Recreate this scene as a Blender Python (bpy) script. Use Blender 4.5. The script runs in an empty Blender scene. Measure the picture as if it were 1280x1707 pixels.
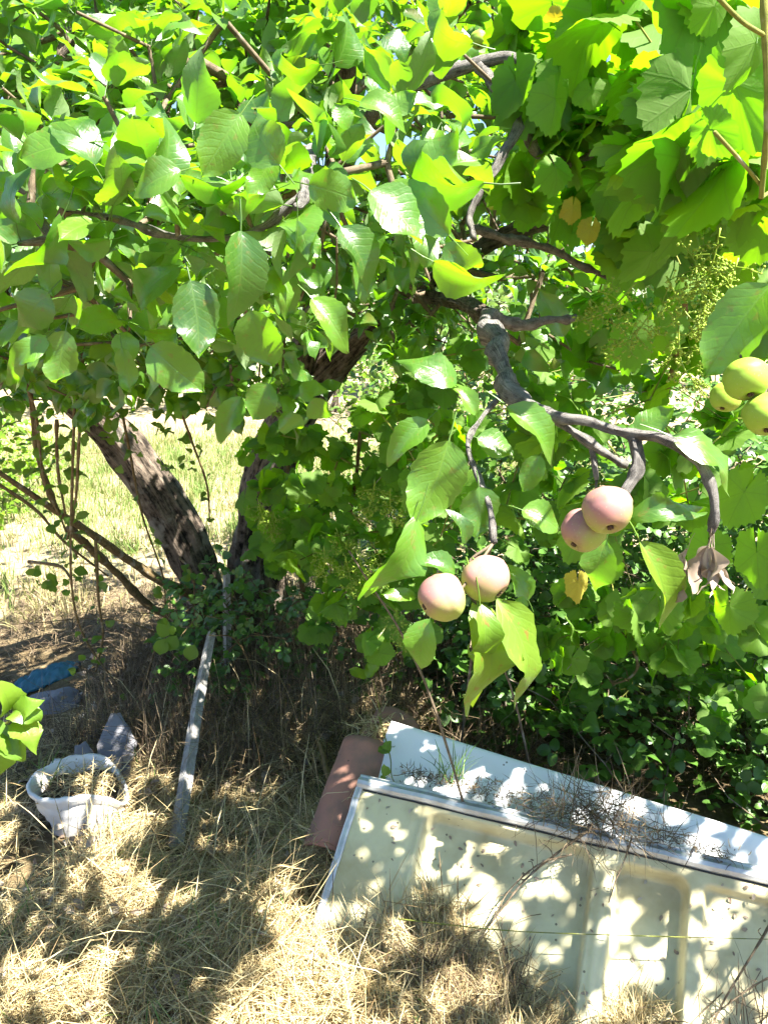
import bpy, math, random
import numpy as np
from mathutils import Matrix, Vector, noise

random.seed(7)
rng = np.random.RandomState(11)
sc = bpy.context.scene
C = sc.collection

# ------------------------------------------------------------------ camera, sky, sun, exposure
PITCH = math.radians(13.7)
FPX = 1289.0
CAM = np.array([0.0, 0.0, 1.5])
cam = bpy.data.cameras.new('camera')
cam.sensor_fit = 'VERTICAL'
cam.angle = 2 * math.atan(853.5 / FPX)
cam.clip_start = 0.02
cam.clip_end = 3000
camo = bpy.data.objects.new('camera', cam)
camo.location = CAM
camo.rotation_euler = (math.pi / 2 - PITCH, 0, 0)
C.objects.link(camo)
sc.camera = camo

TOSUN = np.array([0.43, -0.27, 0.86]); TOSUN /= np.linalg.norm(TOSUN)
ELEV = math.asin(TOSUN[2])
world = bpy.data.worlds.new('World'); sc.world = world
world.use_nodes = True
wn = world.node_tree.nodes; wl = world.node_tree.links
sky = wn.new('ShaderNodeTexSky'); sky.sky_type = 'NISHITA'; sky.sun_disc = False
sky.sun_elevation = ELEV
sky.sun_rotation = math.atan2(TOSUN[0], TOSUN[1])
sky.air_density = 0.8; sky.dust_density = 0.2
wn['Background'].inputs[1].default_value = 0.05
wl.new(sky.outputs[0], wn['Background'].inputs[0])
sl = bpy.data.lights.new('sun', 'SUN'); sl.energy = 5.0; sl.angle = math.radians(0.53); sl.color = (1, 0.955, 0.87)
so = bpy.data.objects.new('sun', sl); so.location = (3, -2, 8)
so.rotation_euler = Vector(TOSUN).to_track_quat('Z', 'Y').to_euler()
C.objects.link(so)
sc.view_settings.view_transform = 'Standard'
sc.view_settings.look = 'None'
sc.view_settings.gamma = 1.0
sc.view_settings.exposure = 2.75
sc.render.engine = 'CYCLES'
sc.cycles.max_bounces = 6
sc.cycles.transmission_bounces = 4
sc.cycles.diffuse_bounces = 1
sc.cycles.glossy_bounces = 2
sc.cycles.sample_clamp_indirect = 6
sc.cycles.use_denoising = True
sc.cycles.adaptive_threshold = 0.02

# ------------------------------------------------------------------ small helpers
def P(px, py, d):
    """point on the ground plan distance d (metres along +Y) seen at that place of the 1280x1707 photo"""
    a = (px - 640) / FPX; b = (853.5 - py) / FPX
    r = np.array([a, b * math.sin(PITCH) + math.cos(PITCH), b * math.cos(PITCH) - math.sin(PITCH)])
    return CAM + r * (d / r[1])
def PZ(px, py, z):
    a = (px - 640) / FPX; b = (853.5 - py) / FPX
    r = np.array([a, b * math.sin(PITCH) + math.cos(PITCH), b * math.cos(PITCH) - math.sin(PITCH)])
    return CAM + r * ((z - CAM[2]) / r[2])
def proj(pts):
    q = np.atleast_2d(pts) - CAM
    zf = q[:, 1] * math.cos(PITCH) - q[:, 2] * math.sin(PITCH)
    yu = q[:, 1] * math.sin(PITCH) + q[:, 2] * math.cos(PITCH)
    zs = np.where(zf > 0.05, zf, 0.05)
    return 640 + FPX * q[:, 0] / zs, 853.5 - FPX * yu / zs, zf
def unit(v):
    v = np.asarray(v, float)
    return v / (np.linalg.norm(v, axis=-1, keepdims=True) + 1e-9)

def mesh_np(name, V, F, mat, uv=None, rnd=None, smooth=True):
    V = np.asarray(V, np.float32); F = np.asarray(F, np.int32)
    k = F.shape[1]
    me = bpy.data.meshes.new(name)
    me.vertices.add(len(V)); me.vertices.foreach_set('co', V.ravel())
    me.loops.add(F.size); me.loops.foreach_set('vertex_index', F.ravel())
    me.polygons.add(len(F))
    me.polygons.foreach_set('loop_start', np.arange(0, F.size, k, dtype=np.int32))
    me.polygons.foreach_set('loop_total', np.full(len(F), k, np.int32))
    me.polygons.foreach_set('use_smooth', np.full(len(F), smooth, bool))
    if uv is not None:
        l = me.uv_layers.new(name='UVMap')
        l.data.foreach_set('uv', np.asarray(uv, np.float32)[F.ravel()].ravel())
    if rnd is not None:
        a = me.attributes.new('rnd', 'FLOAT', 'POINT'); a.data.foreach_set('value', np.asarray(rnd, np.float32))
    me.update(calc_edges=True)
    me.validate()
    if mat: me.materials.append(mat)
    return me

def obj(name, me, parent=None, stuff=False, label=None):
    o = bpy.data.objects.new(name, me); C.objects.link(o)
    if parent is not None:
        o.parent = parent
        o.location = -parent.location
    if stuff: o['kind'] = 'stuff'
    if label: o['label'] = label
    return o
def thing(name, label, cat, loc=(0, 0, 0), group=None):
    o = bpy.data.objects.new(name, None); C.objects.link(o)
    o.location = Vector([float(t) for t in loc]); o.empty_display_size = 0.05
    o['label'] = label; o['category'] = cat
    if group: o['group'] = group
    return o
def tag(o, label, cat, group=None):
    o['label'] = label; o['category'] = cat
    if group: o['group'] = group
    return o

def catmull(pts, n):
    pts = np.asarray(pts, float)
    if len(pts) < 3:
        t = np.linspace(0, 1, n + 1)[:, None]
        return pts[0] * (1 - t) + pts[-1] * t
    out = []
    e = np.vstack([2 * pts[0] - pts[1], pts, 2 * pts[-1] - pts[-2]])
    for i in range(1, len(e) - 2):
        p0, p1, p2, p3 = e[i - 1], e[i], e[i + 1], e[i + 2]
        for t in np.arange(n) / n:
            out.append(0.5 * ((2 * p1) + (-p0 + p2) * t + (2 * p0 - 5 * p1 + 4 * p2 - p3) * t * t + (-p0 + 3 * p1 - 3 * p2 + p3) * t ** 3))
    out.append(pts[-1])
    return np.array(out)

def tube_arr(pts, rad, nseg=8, rough=0.0, ridges=0, prof=None, seed=0, knots=0.0):
    """verts, quads, uv of a swept tube; rough displaces the skin, ridges adds lengthwise bark ridges"""
    pts = np.asarray(pts, float); rad = np.asarray(rad, float); n = len(pts)
    T = unit(np.gradient(pts, axis=0))
    u = np.cross(T[0], [0, 0, 1.0]); u = u if np.linalg.norm(u) > 0.05 else np.cross(T[0], [1.0, 0, 0])
    u = unit(u)
    V = np.zeros((n, nseg, 3)); UV = np.zeros((n, nseg, 2)); s = 0
    ang = np.linspace(0, 2 * math.pi, nseg, endpoint=False)
    for i in range(n):
        u = unit(u - T[i] * (u @ T[i])); w = np.cross(T[i], u)
        if i: s += np.linalg.norm(pts[i] - pts[i - 1])
        for j, a in enumerate(ang):
            k = 1.0
            if prof is not None: k = prof[j]
            if rough or ridges:
                q = Vector((math.cos(a) * 1.7, math.sin(a) * 1.7, s * 3.0 / max(rad.max(), 0.02) * 0.10 + seed))
                k += rough * noise.noise(q * 1.6) + rough * 0.6 * noise.noise(q * 4.1)
                if ridges:
                    k += 0.24 * noise.noise(Vector((math.cos(a) * ridges, math.sin(a) * ridges, s * 3.5 + seed)))
                    k += 0.08 * noise.noise(Vector((math.cos(a) * ridges * 2.3, math.sin(a) * ridges * 2.3, s * 9 + seed)))
            if knots: k += knots * max(0, noise.noise(Vector((seed, s * 60, 0.3)))) * 2
            V[i, j] = pts[i] + (u * math.cos(a) + w * math.sin(a)) * rad[i] * k
            UV[i, j] = (j / nseg, s)
    idx = np.arange(n * nseg).reshape(n, nseg)
    A = idx[:-1]; B = idx[1:]
    Q = np.stack([A, np.roll(A, -1, 1), np.roll(B, -1, 1), B], -1).reshape(-1, 4)
    c0 = idx[0][::-1]; c1 = idx[-1]
    caps = []
    for c in (c0, c1):
        for j in range(1, nseg - 1, 2):
            caps.append([c[0], c[j], c[j + 1], c[(j + 2) % nseg] if j + 2 < nseg else c[0]])
    caps = [c if len(set(c)) == 4 else None for c in caps]
    caps = [c for c in caps if c is not None]
    if caps: Q = np.vstack([Q, caps])
    return V.reshape(-1, 3), Q, UV.reshape(-1, 2)

def join_arr(parts):
    Vs, Fs, Us, Rs, o = [], [], [], [], 0
    for p in parts:
        V, F, U = p[:3]
        Vs.append(V); Fs.append(np.asarray(F) + o); Us.append(U if U is not None else np.zeros((len(V), 2)))
        Rs.append(np.full(len(V), p[3] if len(p) > 3 else random.random()))
        o += len(V)
    return np.vstack(Vs), np.vstack(Fs), np.vstack(Us), np.concatenate(Rs)
def build(name, parts, mat, parent=None, stuff=False, label=None, smooth=True):
    V, F, U, R = join_arr(parts)
    return obj(name, mesh_np(name, V, F, mat, U, R, smooth), parent, stuff, label)

# ------------------------------------------------------------------ materials
def newmat(name):
    m = bpy.data.materials.new(name); m.use_nodes = True
    nt = m.node_tree
    for n in list(nt.nodes): nt.nodes.remove(n)
    return m, nt
class NB:
    def __init__(s, nt): s.nt = nt
    def n(s, t, **kw):
        x = s.nt.nodes.new(t)
        for k, v in kw.items(): setattr(x, k, v)
        return x
    def put(s, sock, v):
        if isinstance(v, bpy.types.NodeSocket): s.nt.links.new(v, sock)
        elif v is not None: sock.default_value = v
    def m(s, op, a, b=None, c=None, clamp=False):
        x = s.n('ShaderNodeMath', operation=op); x.use_clamp = clamp
        for i, v in enumerate((a, b, c)):
            if v is not None: s.put(x.inputs[i], v)
        return x.outputs[0]
    def mix(s, f, a, b, blend='MIX'):
        x = s.n('ShaderNodeMix', data_type='RGBA'); x.blend_type = blend
        s.put(x.inputs[0], f); s.put(x.inputs[6], a); s.put(x.inputs[7], b)
        return x.outputs[2]
    def noise(s, vec, scale, detail=3, rough=0.55):
        x = s.n('ShaderNodeTexNoise'); s.put(x.inputs['Vector'], vec)
        x.inputs['Scale'].default_value = scale; x.inputs['Detail'].default_value = detail; x.inputs['Roughness'].default_value = rough
        return x.outputs['Fac']
    def ramp(s, f, stops, interp='LINEAR'):
        x = s.n('ShaderNodeValToRGB'); s.put(x.inputs[0], f)
        cr = x.color_ramp; cr.interpolation = interp
        while len(cr.elements) < len(stops): cr.elements.new(0.5)
        for e, (p, c) in zip(cr.elements, stops):
            e.position = p; e.color = tuple(c) + (1,) if len(c) == 3 else c
        return x.outputs[0]
    def bump(s, h, strength, dist=0.01):
        x = s.n('ShaderNodeBump'); x.inputs['Strength'].default_value = strength; x.inputs['Distance'].default_value = dist
        s.put(x.inputs['Height'], h); return x.outputs[0]
    def rnd(s):
        a = s.n('ShaderNodeAttribute', attribute_name='rnd').outputs['Fac']
        b = s.n('ShaderNodeObjectInfo').outputs['Random']
        return s.m('FRACT', s.m('ADD', a, b))
    def out(s, sh):
        o = s.n('ShaderNodeOutputMaterial'); s.nt.links.new(sh, o.inputs[0])
def principled(b, col, rough, normal=None, spec=0.5, **kw):
    x = b.n('ShaderNodeBsdfPrincipled')
    b.put(x.inputs['Base Color'], col); b.put(x.inputs['Roughness'], rough)
    x.inputs['Specular IOR Level'].default_value = spec
    if normal is not None: b.put(x.inputs['Normal'], normal)
    for k, v in kw.items(): b.put(x.inputs[k], v)
    return x.outputs[0]

def leaf_mat(name, tops, trans, veins='pinnate', rough=0.36, tmix=0.42, under=(0.13, 0.2, 0.07), nveins=9, spots=0.0, spec=0.5, yellow=None):
    m, nt = newmat(name); b = NB(nt)
    r = b.rnd()
    uv = b.n('ShaderNodeUVMap').outputs[0]
    sep = b.n('ShaderNodeSeparateXYZ'); b.put(sep.inputs[0], uv); u, v = sep.outputs[0], sep.outputs[1]
    if veins == 'pinnate':
        s = b.m('MULTIPLY', b.m('ABSOLUTE', b.m('SUBTRACT', u, 0.5)), 2.0)
        mid = b.m('SUBTRACT', 1.0, b.m('MULTIPLY', s, 14.0), clamp=True)
        w = b.m('SINE', b.m('MULTIPLY', b.m('SUBTRACT', b.m('ADD', v, b.m('MULTIPLY', b.noise(uv, 3.0, 2), 0.09)), b.m('MULTIPLY', s, 0.22)), nveins * 6.283 ))
        side = b.m('POWER', b.m('MULTIPLY_ADD', w, 0.5, 0.5), 9.0)
        vein = b.m('MAXIMUM', mid, b.m('MULTIPLY', side, 0.4))
    else:
        vein = None
        for th in (0, 52, -52, 105, -105):
            c, sn = math.cos(math.radians(th)), math.sin(math.radians(th))
            x = b.m('SUBTRACT', u, 0.5); y = b.m('SUBTRACT', v, 0.5)
            along = b.m('ADD', b.m('MULTIPLY', x, sn), b.m('MULTIPLY', y, c))
            dist = b.m('ABSOLUTE', b.m('SUBTRACT', b.m('MULTIPLY', x, c), b.m('MULTIPLY', y, sn)))
            line = b.m('MULTIPLY', b.m('SUBTRACT', 1.0, b.m('MULTIPLY', dist, 90.0), clamp=True), b.m('GREATER_THAN', along, 0.0))
            w = b.m('SINE', b.m('MULTIPLY', b.m('SUBTRACT', along, b.m('MULTIPLY', dist, 0.8)), 80.0))
            line = b.m('MAXIMUM', line, b.m('MULTIPLY', b.m('MULTIPLY', b.m('POWER', b.m('MULTIPLY_ADD', w, 0.5, 0.5), 14.0), b.m('SUBTRACT', 1.0, b.m('MULTIPLY', dist, 8.0), clamp=True)), b.m('MULTIPLY', b.m('GREATER_THAN', along, 0.03), 0.5)))
            vein = line if vein is None else b.m('MAXIMUM', vein, line)
    n = len(tops)
    col = b.ramp(r, [(i / max(n - 1, 1), c) for i, c in enumerate(tops)])
    tc = b.n('ShaderNodeTexCoord').outputs['Object']
    mott = b.noise(uv, 6.0, 4)
    col = b.mix(b.m('MULTIPLY', mott, 0.35), col, (0.13, 0.2, 0.02, 1))
    if spots:
        sp = b.ramp(b.noise(tc, 9.0, 3), [(0.60, (0, 0, 0)), (0.68, (1, 1, 1))])
        col = b.mix(b.m('MULTIPLY', sp, spots), col, (0.22, 0.12, 0.03, 1))
    col = b.mix(b.m('MULTIPLY', vein, 0.22), col, (0.2, 0.32, 0.06, 1))
    back = b.n('ShaderNodeNewGeometry').outputs['Backfacing']
    colu = b.mix(back, col, tuple(under) + (1,))
    bump = b.bump(b.m('ADD', b.m('MULTIPLY', vein, -1.0), b.m('MULTIPLY', mott, 2.0)), 0.16, 0.0025)
    rg = b.m('MULTIPLY_ADD', back, 0.25, b.m('MULTIPLY_ADD', mott, 0.2, rough - 0.1))
    pr = principled(b, colu, rg, bump, spec)
    t = b.n('ShaderNodeBsdfTranslucent')
    tcol = b.ramp(r, [(i / max(len(trans) - 1, 1), c) for i, c in enumerate(trans)])
    tcol = b.mix(b.m('MULTIPLY', vein, 0.3), tcol, (0.08, 0.18, 0.01, 1))
    if spots: tcol = b.mix(b.m('MULTIPLY', sp, spots), tcol, (0.25, 0.12, 0.02, 1))
    b.put(t.inputs[0], tcol)
    mx = b.n('ShaderNodeMixShader'); mx.inputs[0].default_value = tmix
    nt.links.new(pr, mx.inputs[1]); nt.links.new(t.outputs[0], mx.inputs[2])
    b.out(mx.outputs[0])
    return m

M_APPLE = leaf_mat('apple_leaf', [(0.012, 0.055, 0.014), (0.038, 0.125, 0.012), (0.07, 0.18, 0.014), (0.09, 0.20, 0.016), (0.02, 0.08, 0.022)],  # darkest greens put the shade among the leaves into their colour
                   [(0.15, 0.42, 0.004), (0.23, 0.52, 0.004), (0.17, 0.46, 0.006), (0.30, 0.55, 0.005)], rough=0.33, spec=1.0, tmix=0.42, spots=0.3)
M_APPLE_SICK = leaf_mat('apple_leaf_spotted', [(0.09, 0.19, 0.015), (0.12, 0.22, 0.02)],
                   [(0.22, 0.42, 0.006), (0.26, 0.4, 0.008)], rough=0.4, spots=0.7)
M_GRAPE = leaf_mat('grape_leaf', [(0.06, 0.17, 0.008), (0.09, 0.21, 0.008), (0.075, 0.19, 0.01)],
                   [(0.19, 0.50, 0.004), (0.27, 0.55, 0.004), (0.15, 0.46, 0.005)], veins='palmate', rough=0.45, tmix=0.56, under=(0.12, 0.22, 0.03))
M_GRAPE_Y = leaf_mat('yellow_vine_leaf', [(0.36, 0.33, 0.03), (0.45, 0.38, 0.03)], [(0.5, 0.36, 0.008), (0.45, 0.38, 0.01)],
                     veins='palmate', rough=0.5, tmix=0.5, under=(0.4, 0.36, 0.05), spots=0.4)
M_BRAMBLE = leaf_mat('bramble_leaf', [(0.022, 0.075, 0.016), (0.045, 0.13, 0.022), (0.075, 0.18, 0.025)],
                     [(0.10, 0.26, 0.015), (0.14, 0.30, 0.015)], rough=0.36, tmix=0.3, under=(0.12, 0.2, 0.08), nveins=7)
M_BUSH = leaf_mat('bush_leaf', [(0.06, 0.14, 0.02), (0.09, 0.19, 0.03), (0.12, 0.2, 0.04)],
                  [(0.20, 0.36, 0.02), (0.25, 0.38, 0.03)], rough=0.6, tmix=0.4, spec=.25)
M_LIME = leaf_mat('young_leaf', [(0.1, 0.21, 0.02), (0.13, 0.24, 0.02)], [(0.26, 0.46, 0.008), (0.3, 0.48, 0.008)], rough=0.4, tmix=0.45)
M_FAR = leaf_mat('far_foliage', [(0.04, 0.09, 0.03), (0.07, 0.13, 0.05)], [(0.2, 0.35, 0.06), (0.25, 0.4, 0.08)], rough=0.6, tmix=0.3)

def bark_mat(name, dark, light, scale=1.0, bumps=0.9):
    m, nt = newmat(name); b = NB(nt)
    tc = b.n('ShaderNodeTexCoord').outputs['Object']
    uv = b.n('ShaderNodeUVMap').outputs[0]
    mp = b.n('ShaderNodeMapping'); b.put(mp.inputs[0], uv); mp.inputs['Scale'].default_value = (15 * scale, 4 * scale, 1)
    n1 = b.noise(tc, 26 * scale, 6, 0.65); n2 = b.noise(mp.outputs[0], 2.2, 6, 0.7)
    w = b.m('ADD', b.m('MULTIPLY', n1, 0.35), b.m('MULTIPLY', n2, 0.65))
    r = b.rnd()
    col = b.ramp(w, [(0.42, dark), (0.5, tuple(0.5 * (d + l) for d, l in zip(dark, light))), (0.58, light)])
    lich = b.ramp(b.noise(tc, 9 * scale, 4), [(0.58, (0, 0, 0)), (0.66, (1, 1, 1))])
    col = b.mix(b.m('MULTIPLY', lich, 0.5), col, (0.36, 0.34, 0.29, 1))
    col = b.mix(b.m('MULTIPLY', r, 0.25), col, tuple(dark) + (1,))
    b.out(principled(b, col, 0.85, b.bump(w, bumps, 0.02), 0.2))
    return m
M_TRUNK = bark_mat('old_bark', (0.016, 0.012, 0.009), (0.22, 0.172, 0.13), 1.0, 1.0)
M_BRANCH = bark_mat('branch_bark', (0.07, 0.064, 0.06), (0.48, 0.45, 0.41), 3.5, 0.9)
M_TWIG = bark_mat('twig_bark', (0.06, 0.045, 0.03), (0.22, 0.17, 0.11), 3, 0.3)
M_SHOOT = bark_mat('brown_shoot', (0.07, 0.05, 0.025), (0.24, 0.17, 0.08), 3, 0.3)
M_VINE = bark_mat('vine_stem', (0.10, 0.13, 0.02), (0.26, 0.26, 0.06), 3, 0.3)
M_ORANGE = bark_mat('orange_wood', (0.20, 0.07, 0.02), (0.55, 0.24, 0.08), 2, 0.4)
M_STAKE = bark_mat('grey_wood', (0.20, 0.19, 0.18), (0.50, 0.49, 0.46), 2.0, 0.4)

def straw_mat(name, cols, tr=0.25):
    m, nt = newmat(name); b = NB(nt)
    col = b.ramp(b.rnd(), [(i / (len(cols) - 1), c) for i, c in enumerate(cols)])
    pr = principled(b, col, 0.6, None, 0.3)
    t = b.n('ShaderNodeBsdfTranslucent'); b.put(t.inputs[0], col)
    mx = b.n('ShaderNodeMixShader'); mx.inputs[0].default_value = tr
    nt.links.new(pr, mx.inputs[1]); nt.links.new(t.outputs[0], mx.inputs[2]); b.out(mx.outputs[0])
    return m
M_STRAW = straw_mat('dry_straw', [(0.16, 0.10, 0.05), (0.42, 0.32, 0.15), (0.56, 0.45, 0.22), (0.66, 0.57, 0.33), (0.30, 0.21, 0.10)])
M_DEAD = straw_mat('dead_weed', [(0.06, 0.04, 0.025), (0.13, 0.09, 0.05), (0.26, 0.20, 0.12), (0.08, 0.055, 0.035)])  # dead browns lowered further, some under-tree shade put into the colour
M_FIELD = straw_mat('field_grass', [(0.36, 0.30, 0.15), (0.32, 0.28, 0.12), (0.26, 0.26, 0.09), (0.42, 0.36, 0.21)])
M_GRASS = straw_mat('green_grass', [(0.05, 0.12, 0.03), (0.10, 0.2, 0.04), (0.2, 0.28, 0.07)], 0.35)
M_FGRASS = straw_mat('pale_green_grass', [(0.10, 0.19, 0.03), (0.15, 0.23, 0.05), (0.22, 0.25, 0.08)], 0.35)
M_DEADLEAF = straw_mat('dead_leaf', [(0.24, 0.18, 0.13), (0.38, 0.31, 0.24), (0.20, 0.14, 0.10), (0.50, 0.45, 0.36)], 0.2)

def ground_mat():
    m, nt = newmat('ground_soil'); b = NB(nt)
    tc = b.n('ShaderNodeTexCoord').outputs['Object']
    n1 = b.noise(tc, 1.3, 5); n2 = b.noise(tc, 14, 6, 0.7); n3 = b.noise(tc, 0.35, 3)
    dry = b.ramp(n2, [(0.3, (0.06, 0.042, 0.025)), (0.5, (0.13, 0.095, 0.05)), (0.7, (0.26, 0.2, 0.11))])  # dark soil, deepened with the tree's shade painted into it
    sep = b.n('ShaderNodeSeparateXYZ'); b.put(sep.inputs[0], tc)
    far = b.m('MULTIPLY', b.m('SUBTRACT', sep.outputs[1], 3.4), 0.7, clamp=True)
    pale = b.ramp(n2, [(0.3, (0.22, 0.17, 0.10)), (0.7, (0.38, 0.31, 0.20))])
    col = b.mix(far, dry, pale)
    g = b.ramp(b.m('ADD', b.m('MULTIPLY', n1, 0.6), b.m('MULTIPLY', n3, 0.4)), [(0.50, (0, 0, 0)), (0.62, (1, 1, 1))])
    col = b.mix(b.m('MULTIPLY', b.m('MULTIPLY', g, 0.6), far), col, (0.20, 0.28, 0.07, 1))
    b.out(principled(b, col, 0.95, b.bump(n2, 0.8, 0.03), 0.1))
    return m
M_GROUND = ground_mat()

def plastic_mat(name, col, dirt, rough=0.45, dirtamt=0.5, scale=6.0, specks=True):
    m, nt = newmat(name); b = NB(nt)
    tc = b.n('ShaderNodeTexCoord').outputs['Object']
    n1 = b.noise(tc, scale, 5, 0.6); n2 = b.noise(tc, 60, 3)
    f = b.ramp(n1, [(0.42, (0, 0, 0)), (0.75, (1, 1, 1))])
    c = b.mix(b.m('MULTIPLY', f, dirtamt), tuple(col) + (1,), tuple(dirt) + (1,))
    if specks:
        vo = b.n('ShaderNodeTexVoronoi'); b.put(vo.inputs['Vector'], tc); vo.inputs['Scale'].default_value = 38
        sp = b.m('MULTIPLY', b.m('LESS_THAN', vo.outputs['Distance'], 0.11), b.m('GREATER_THAN', b.noise(tc, 11, 2), 0.52))
        c = b.mix(b.m('MULTIPLY', sp, 0.8), c, (0.08, 0.06, 0.04, 1))
    mp = b.n('ShaderNodeMapping'); b.put(mp.inputs[0], tc); mp.inputs['Scale'].default_value = (30, 30, 4)
    st = b.ramp(b.noise(mp.outputs[0], 1.2, 4), [(0.55, (0, 0, 0)), (0.8, (1, 1, 1))])
    c = b.mix(b.m('MULTIPLY', st, 0.25 * dirtamt), c, tuple(dirt) + (1,))
    b.out(principled(b, c, b.m('MULTIPLY_ADD', n1, 0.25, rough - 0.1), b.bump(n2, 0.08, 0.002), 0.45))
    return m
M_CREAM = plastic_mat('aged_cream_plastic', (0.58, 0.54, 0.33), (0.30, 0.22, 0.09), 0.5, 0.75)
M_WHITEP = plastic_mat('white_enamel', (0.78, 0.79, 0.80), (0.5, 0.47, 0.42), 0.35, 0.18)
M_BUCKET = plastic_mat('weathered_white_plastic', (0.70, 0.69, 0.67), (0.36, 0.33, 0.28), 0.55, 0.5, 14)
M_TILE = plastic_mat('pink_clay', (0.33, 0.16, 0.115), (0.17, 0.12, 0.09), 0.85, 0.95, 16)
M_SLAB = plastic_mat('grey_slate', (0.17, 0.17, 0.185), (0.10, 0.09, 0.085), 0.85, 0.6, 12, False)
M_TEAL = plastic_mat('teal_plastic', (0.03, 0.14, 0.19), (0.02, 0.06, 0.09), 0.35, 0.5, 20, False)
def metal_mat():
    m, nt = newmat('dull_aluminium'); b = NB(nt)
    tc = b.n('ShaderNodeTexCoord').outputs['Object']
    n = b.noise(tc, 18, 5)
    c = b.ramp(n, [(0.35, (0.38, 0.40, 0.42)), (0.65, (0.62, 0.64, 0.66))])
    b.out(principled(b, c, b.m('MULTIPLY_ADD', n, 0.3, 0.3), b.bump(n, 0.1, 0.002), 0.5, Metallic=0.55))
    return m
M_ALU = metal_mat()
def simple(name, c, rough=0.7):
    m, nt = newmat(name); b = NB(nt)
    tc = b.n('ShaderNodeTexCoord').outputs['Object']
    n = b.noise(tc, 40, 4)
    col = b.mix(n, tuple(x * 0.6 for x in c) + (1,), tuple(min(1, x * 1.3) for x in c) + (1,))
    b.out(principled(b, col, rough, b.bump(n, 0.2, 0.004), 0.3)); return m
M_SOIL = simple('dark_soil', (0.06, 0.045, 0.03), 0.95)
M_GASKET = simple('black_gasket', (0.03, 0.03, 0.03), 0.7)
M_PETIOLE = simple('green_stalk', (0.22, 0.27, 0.07), 0.5)
M_FLOWER = simple('vine_flower_green', (0.22, 0.32, 0.03), 0.5)
M_CALYX = simple('brown_calyx', (0.10, 0.06, 0.035), 0.9)

def apple_mat(name, base, blush, amt):
    m, nt = newmat(name); b = NB(nt)
    tc = b.n('ShaderNodeTexCoord').outputs['Object']
    sep = b.n('ShaderNodeSeparateXYZ'); b.put(sep.inputs[0], tc)
    n = b.noise(tc, 45, 4); n2 = b.noise(tc, 200, 2)
    mp = b.n('ShaderNodeMapping'); b.put(mp.inputs[0], tc); mp.inputs['Scale'].default_value = (120, 120, 12)
    streak = b.noise(mp.outputs[0], 1.0, 3)
    g = b.m('ADD', b.m('MULTIPLY', sep.outputs[0], 22.0), b.m('MULTIPLY_ADD', n, 0.7, b.m('MULTIPLY', streak, 0.35)))
    f = b.m('MULTIPLY', b.ramp(g, [(0.38, (0, 0, 0)), (0.9, (1, 1, 1))]), amt)
    c = b.mix(f, tuple(base) + (1,), tuple(blush) + (1,))
    dots = b.n('ShaderNodeTexVoronoi'); b.put(dots.inputs['Vector'], tc); dots.inputs['Scale'].default_value = 260
    d = b.m('LESS_THAN', dots.outputs['Distance'], 0.18)
    c = b.mix(b.m('MULTIPLY', d, 0.2), c, (0.4, 0.38, 0.26, 1))
    sc_ = b.ramp(b.noise(tc, 70, 5, 0.7), [(0.57, (0, 0, 0)), (0.68, (1, 1, 1))])
    c = b.mix(b.m('MULTIPLY', sc_, 0.5), c, (0.20, 0.13, 0.07, 1))
    b.out(principled(b, c, b.m('MULTIPLY_ADD', n2, 0.25, 0.42), None, 0.4))
    return m
M_APPLE_P = apple_mat('blushed_apple', (0.25, 0.285, 0.06), (0.30, 0.125, 0.135), 0.9)
M_APPLE_G = apple_mat('green_apple', (0.24, 0.38, 0.035), (0.30, 0.36, 0.05), 0.5)

# ------------------------------------------------------------------ ground, far field, hill
WAV = [(rng.uniform(1.5, 9.0), rng.uniform(0, 6.28), rng.uniform(0, 6.28)) for _ in range(14)]
MOUNDS = [(-0.70, 1.70, .05, .13), (-0.35, 1.62, .05, .12), (-1.0, 1.45, .04, .16), (-0.15, 1.95, .04, .12), (-0.55, 2.0, .03, .12),
          (-0.25, 1.42, .05, .16), (-0.65, 1.35, .04, .2), (0.02, 1.55, .05, .12), (-0.5, 2.6, .03, .25), (0.1, 2.7, .08, .3), (-0.6, 3.3, .10, .4), (0.6, 3.0, .08, .4)]
MOUNDS.append((-.91, 1.83, -.05, .10))
for _ in range(70): MOUNDS.append((rng.uniform(-1.3, .2), rng.uniform(1.2, 2.6), rng.uniform(.01, .04), rng.uniform(.03, .08)))
def gh(x, y):
    x = np.asarray(x, float); y = np.asarray(y, float); h = np.zeros_like(x + y)
    for f, a, p in WAV: h = h + np.sin(f * (x * math.cos(a) + y * math.sin(a)) + p) * 0.028 / (0.7 + f * 0.35)
    near = 1 / (1 + np.exp((np.hypot(x, y - 2) - 5) * 1.2))
    h = h * near
    for mx_, my_, a, s in MOUNDS: h = h + a * np.exp(-((x - mx_) ** 2 + (y - my_) ** 2) / (2 * s * s))
    return h
def sheet():
    n = 190
    t = np.linspace(-1, 1, n)
    ax = np.sinh(t * 6.2) / math.sinh(6.2) * 900
    X, Y = np.meshgrid(ax, ax + 2.0, indexing='ij')
    Z = gh(X, Y)
    Vv = np.stack([X, Y, Z], -1).reshape(-1, 3)
    i = np.arange(n * n).reshape(n, n)
    Fq = np.stack([i[:-1, :-1], i[1:, :-1], i[1:, 1:], i[:-1, 1:]], -1).reshape(-1, 4)
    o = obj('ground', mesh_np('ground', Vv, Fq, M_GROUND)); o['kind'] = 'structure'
sheet()
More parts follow.
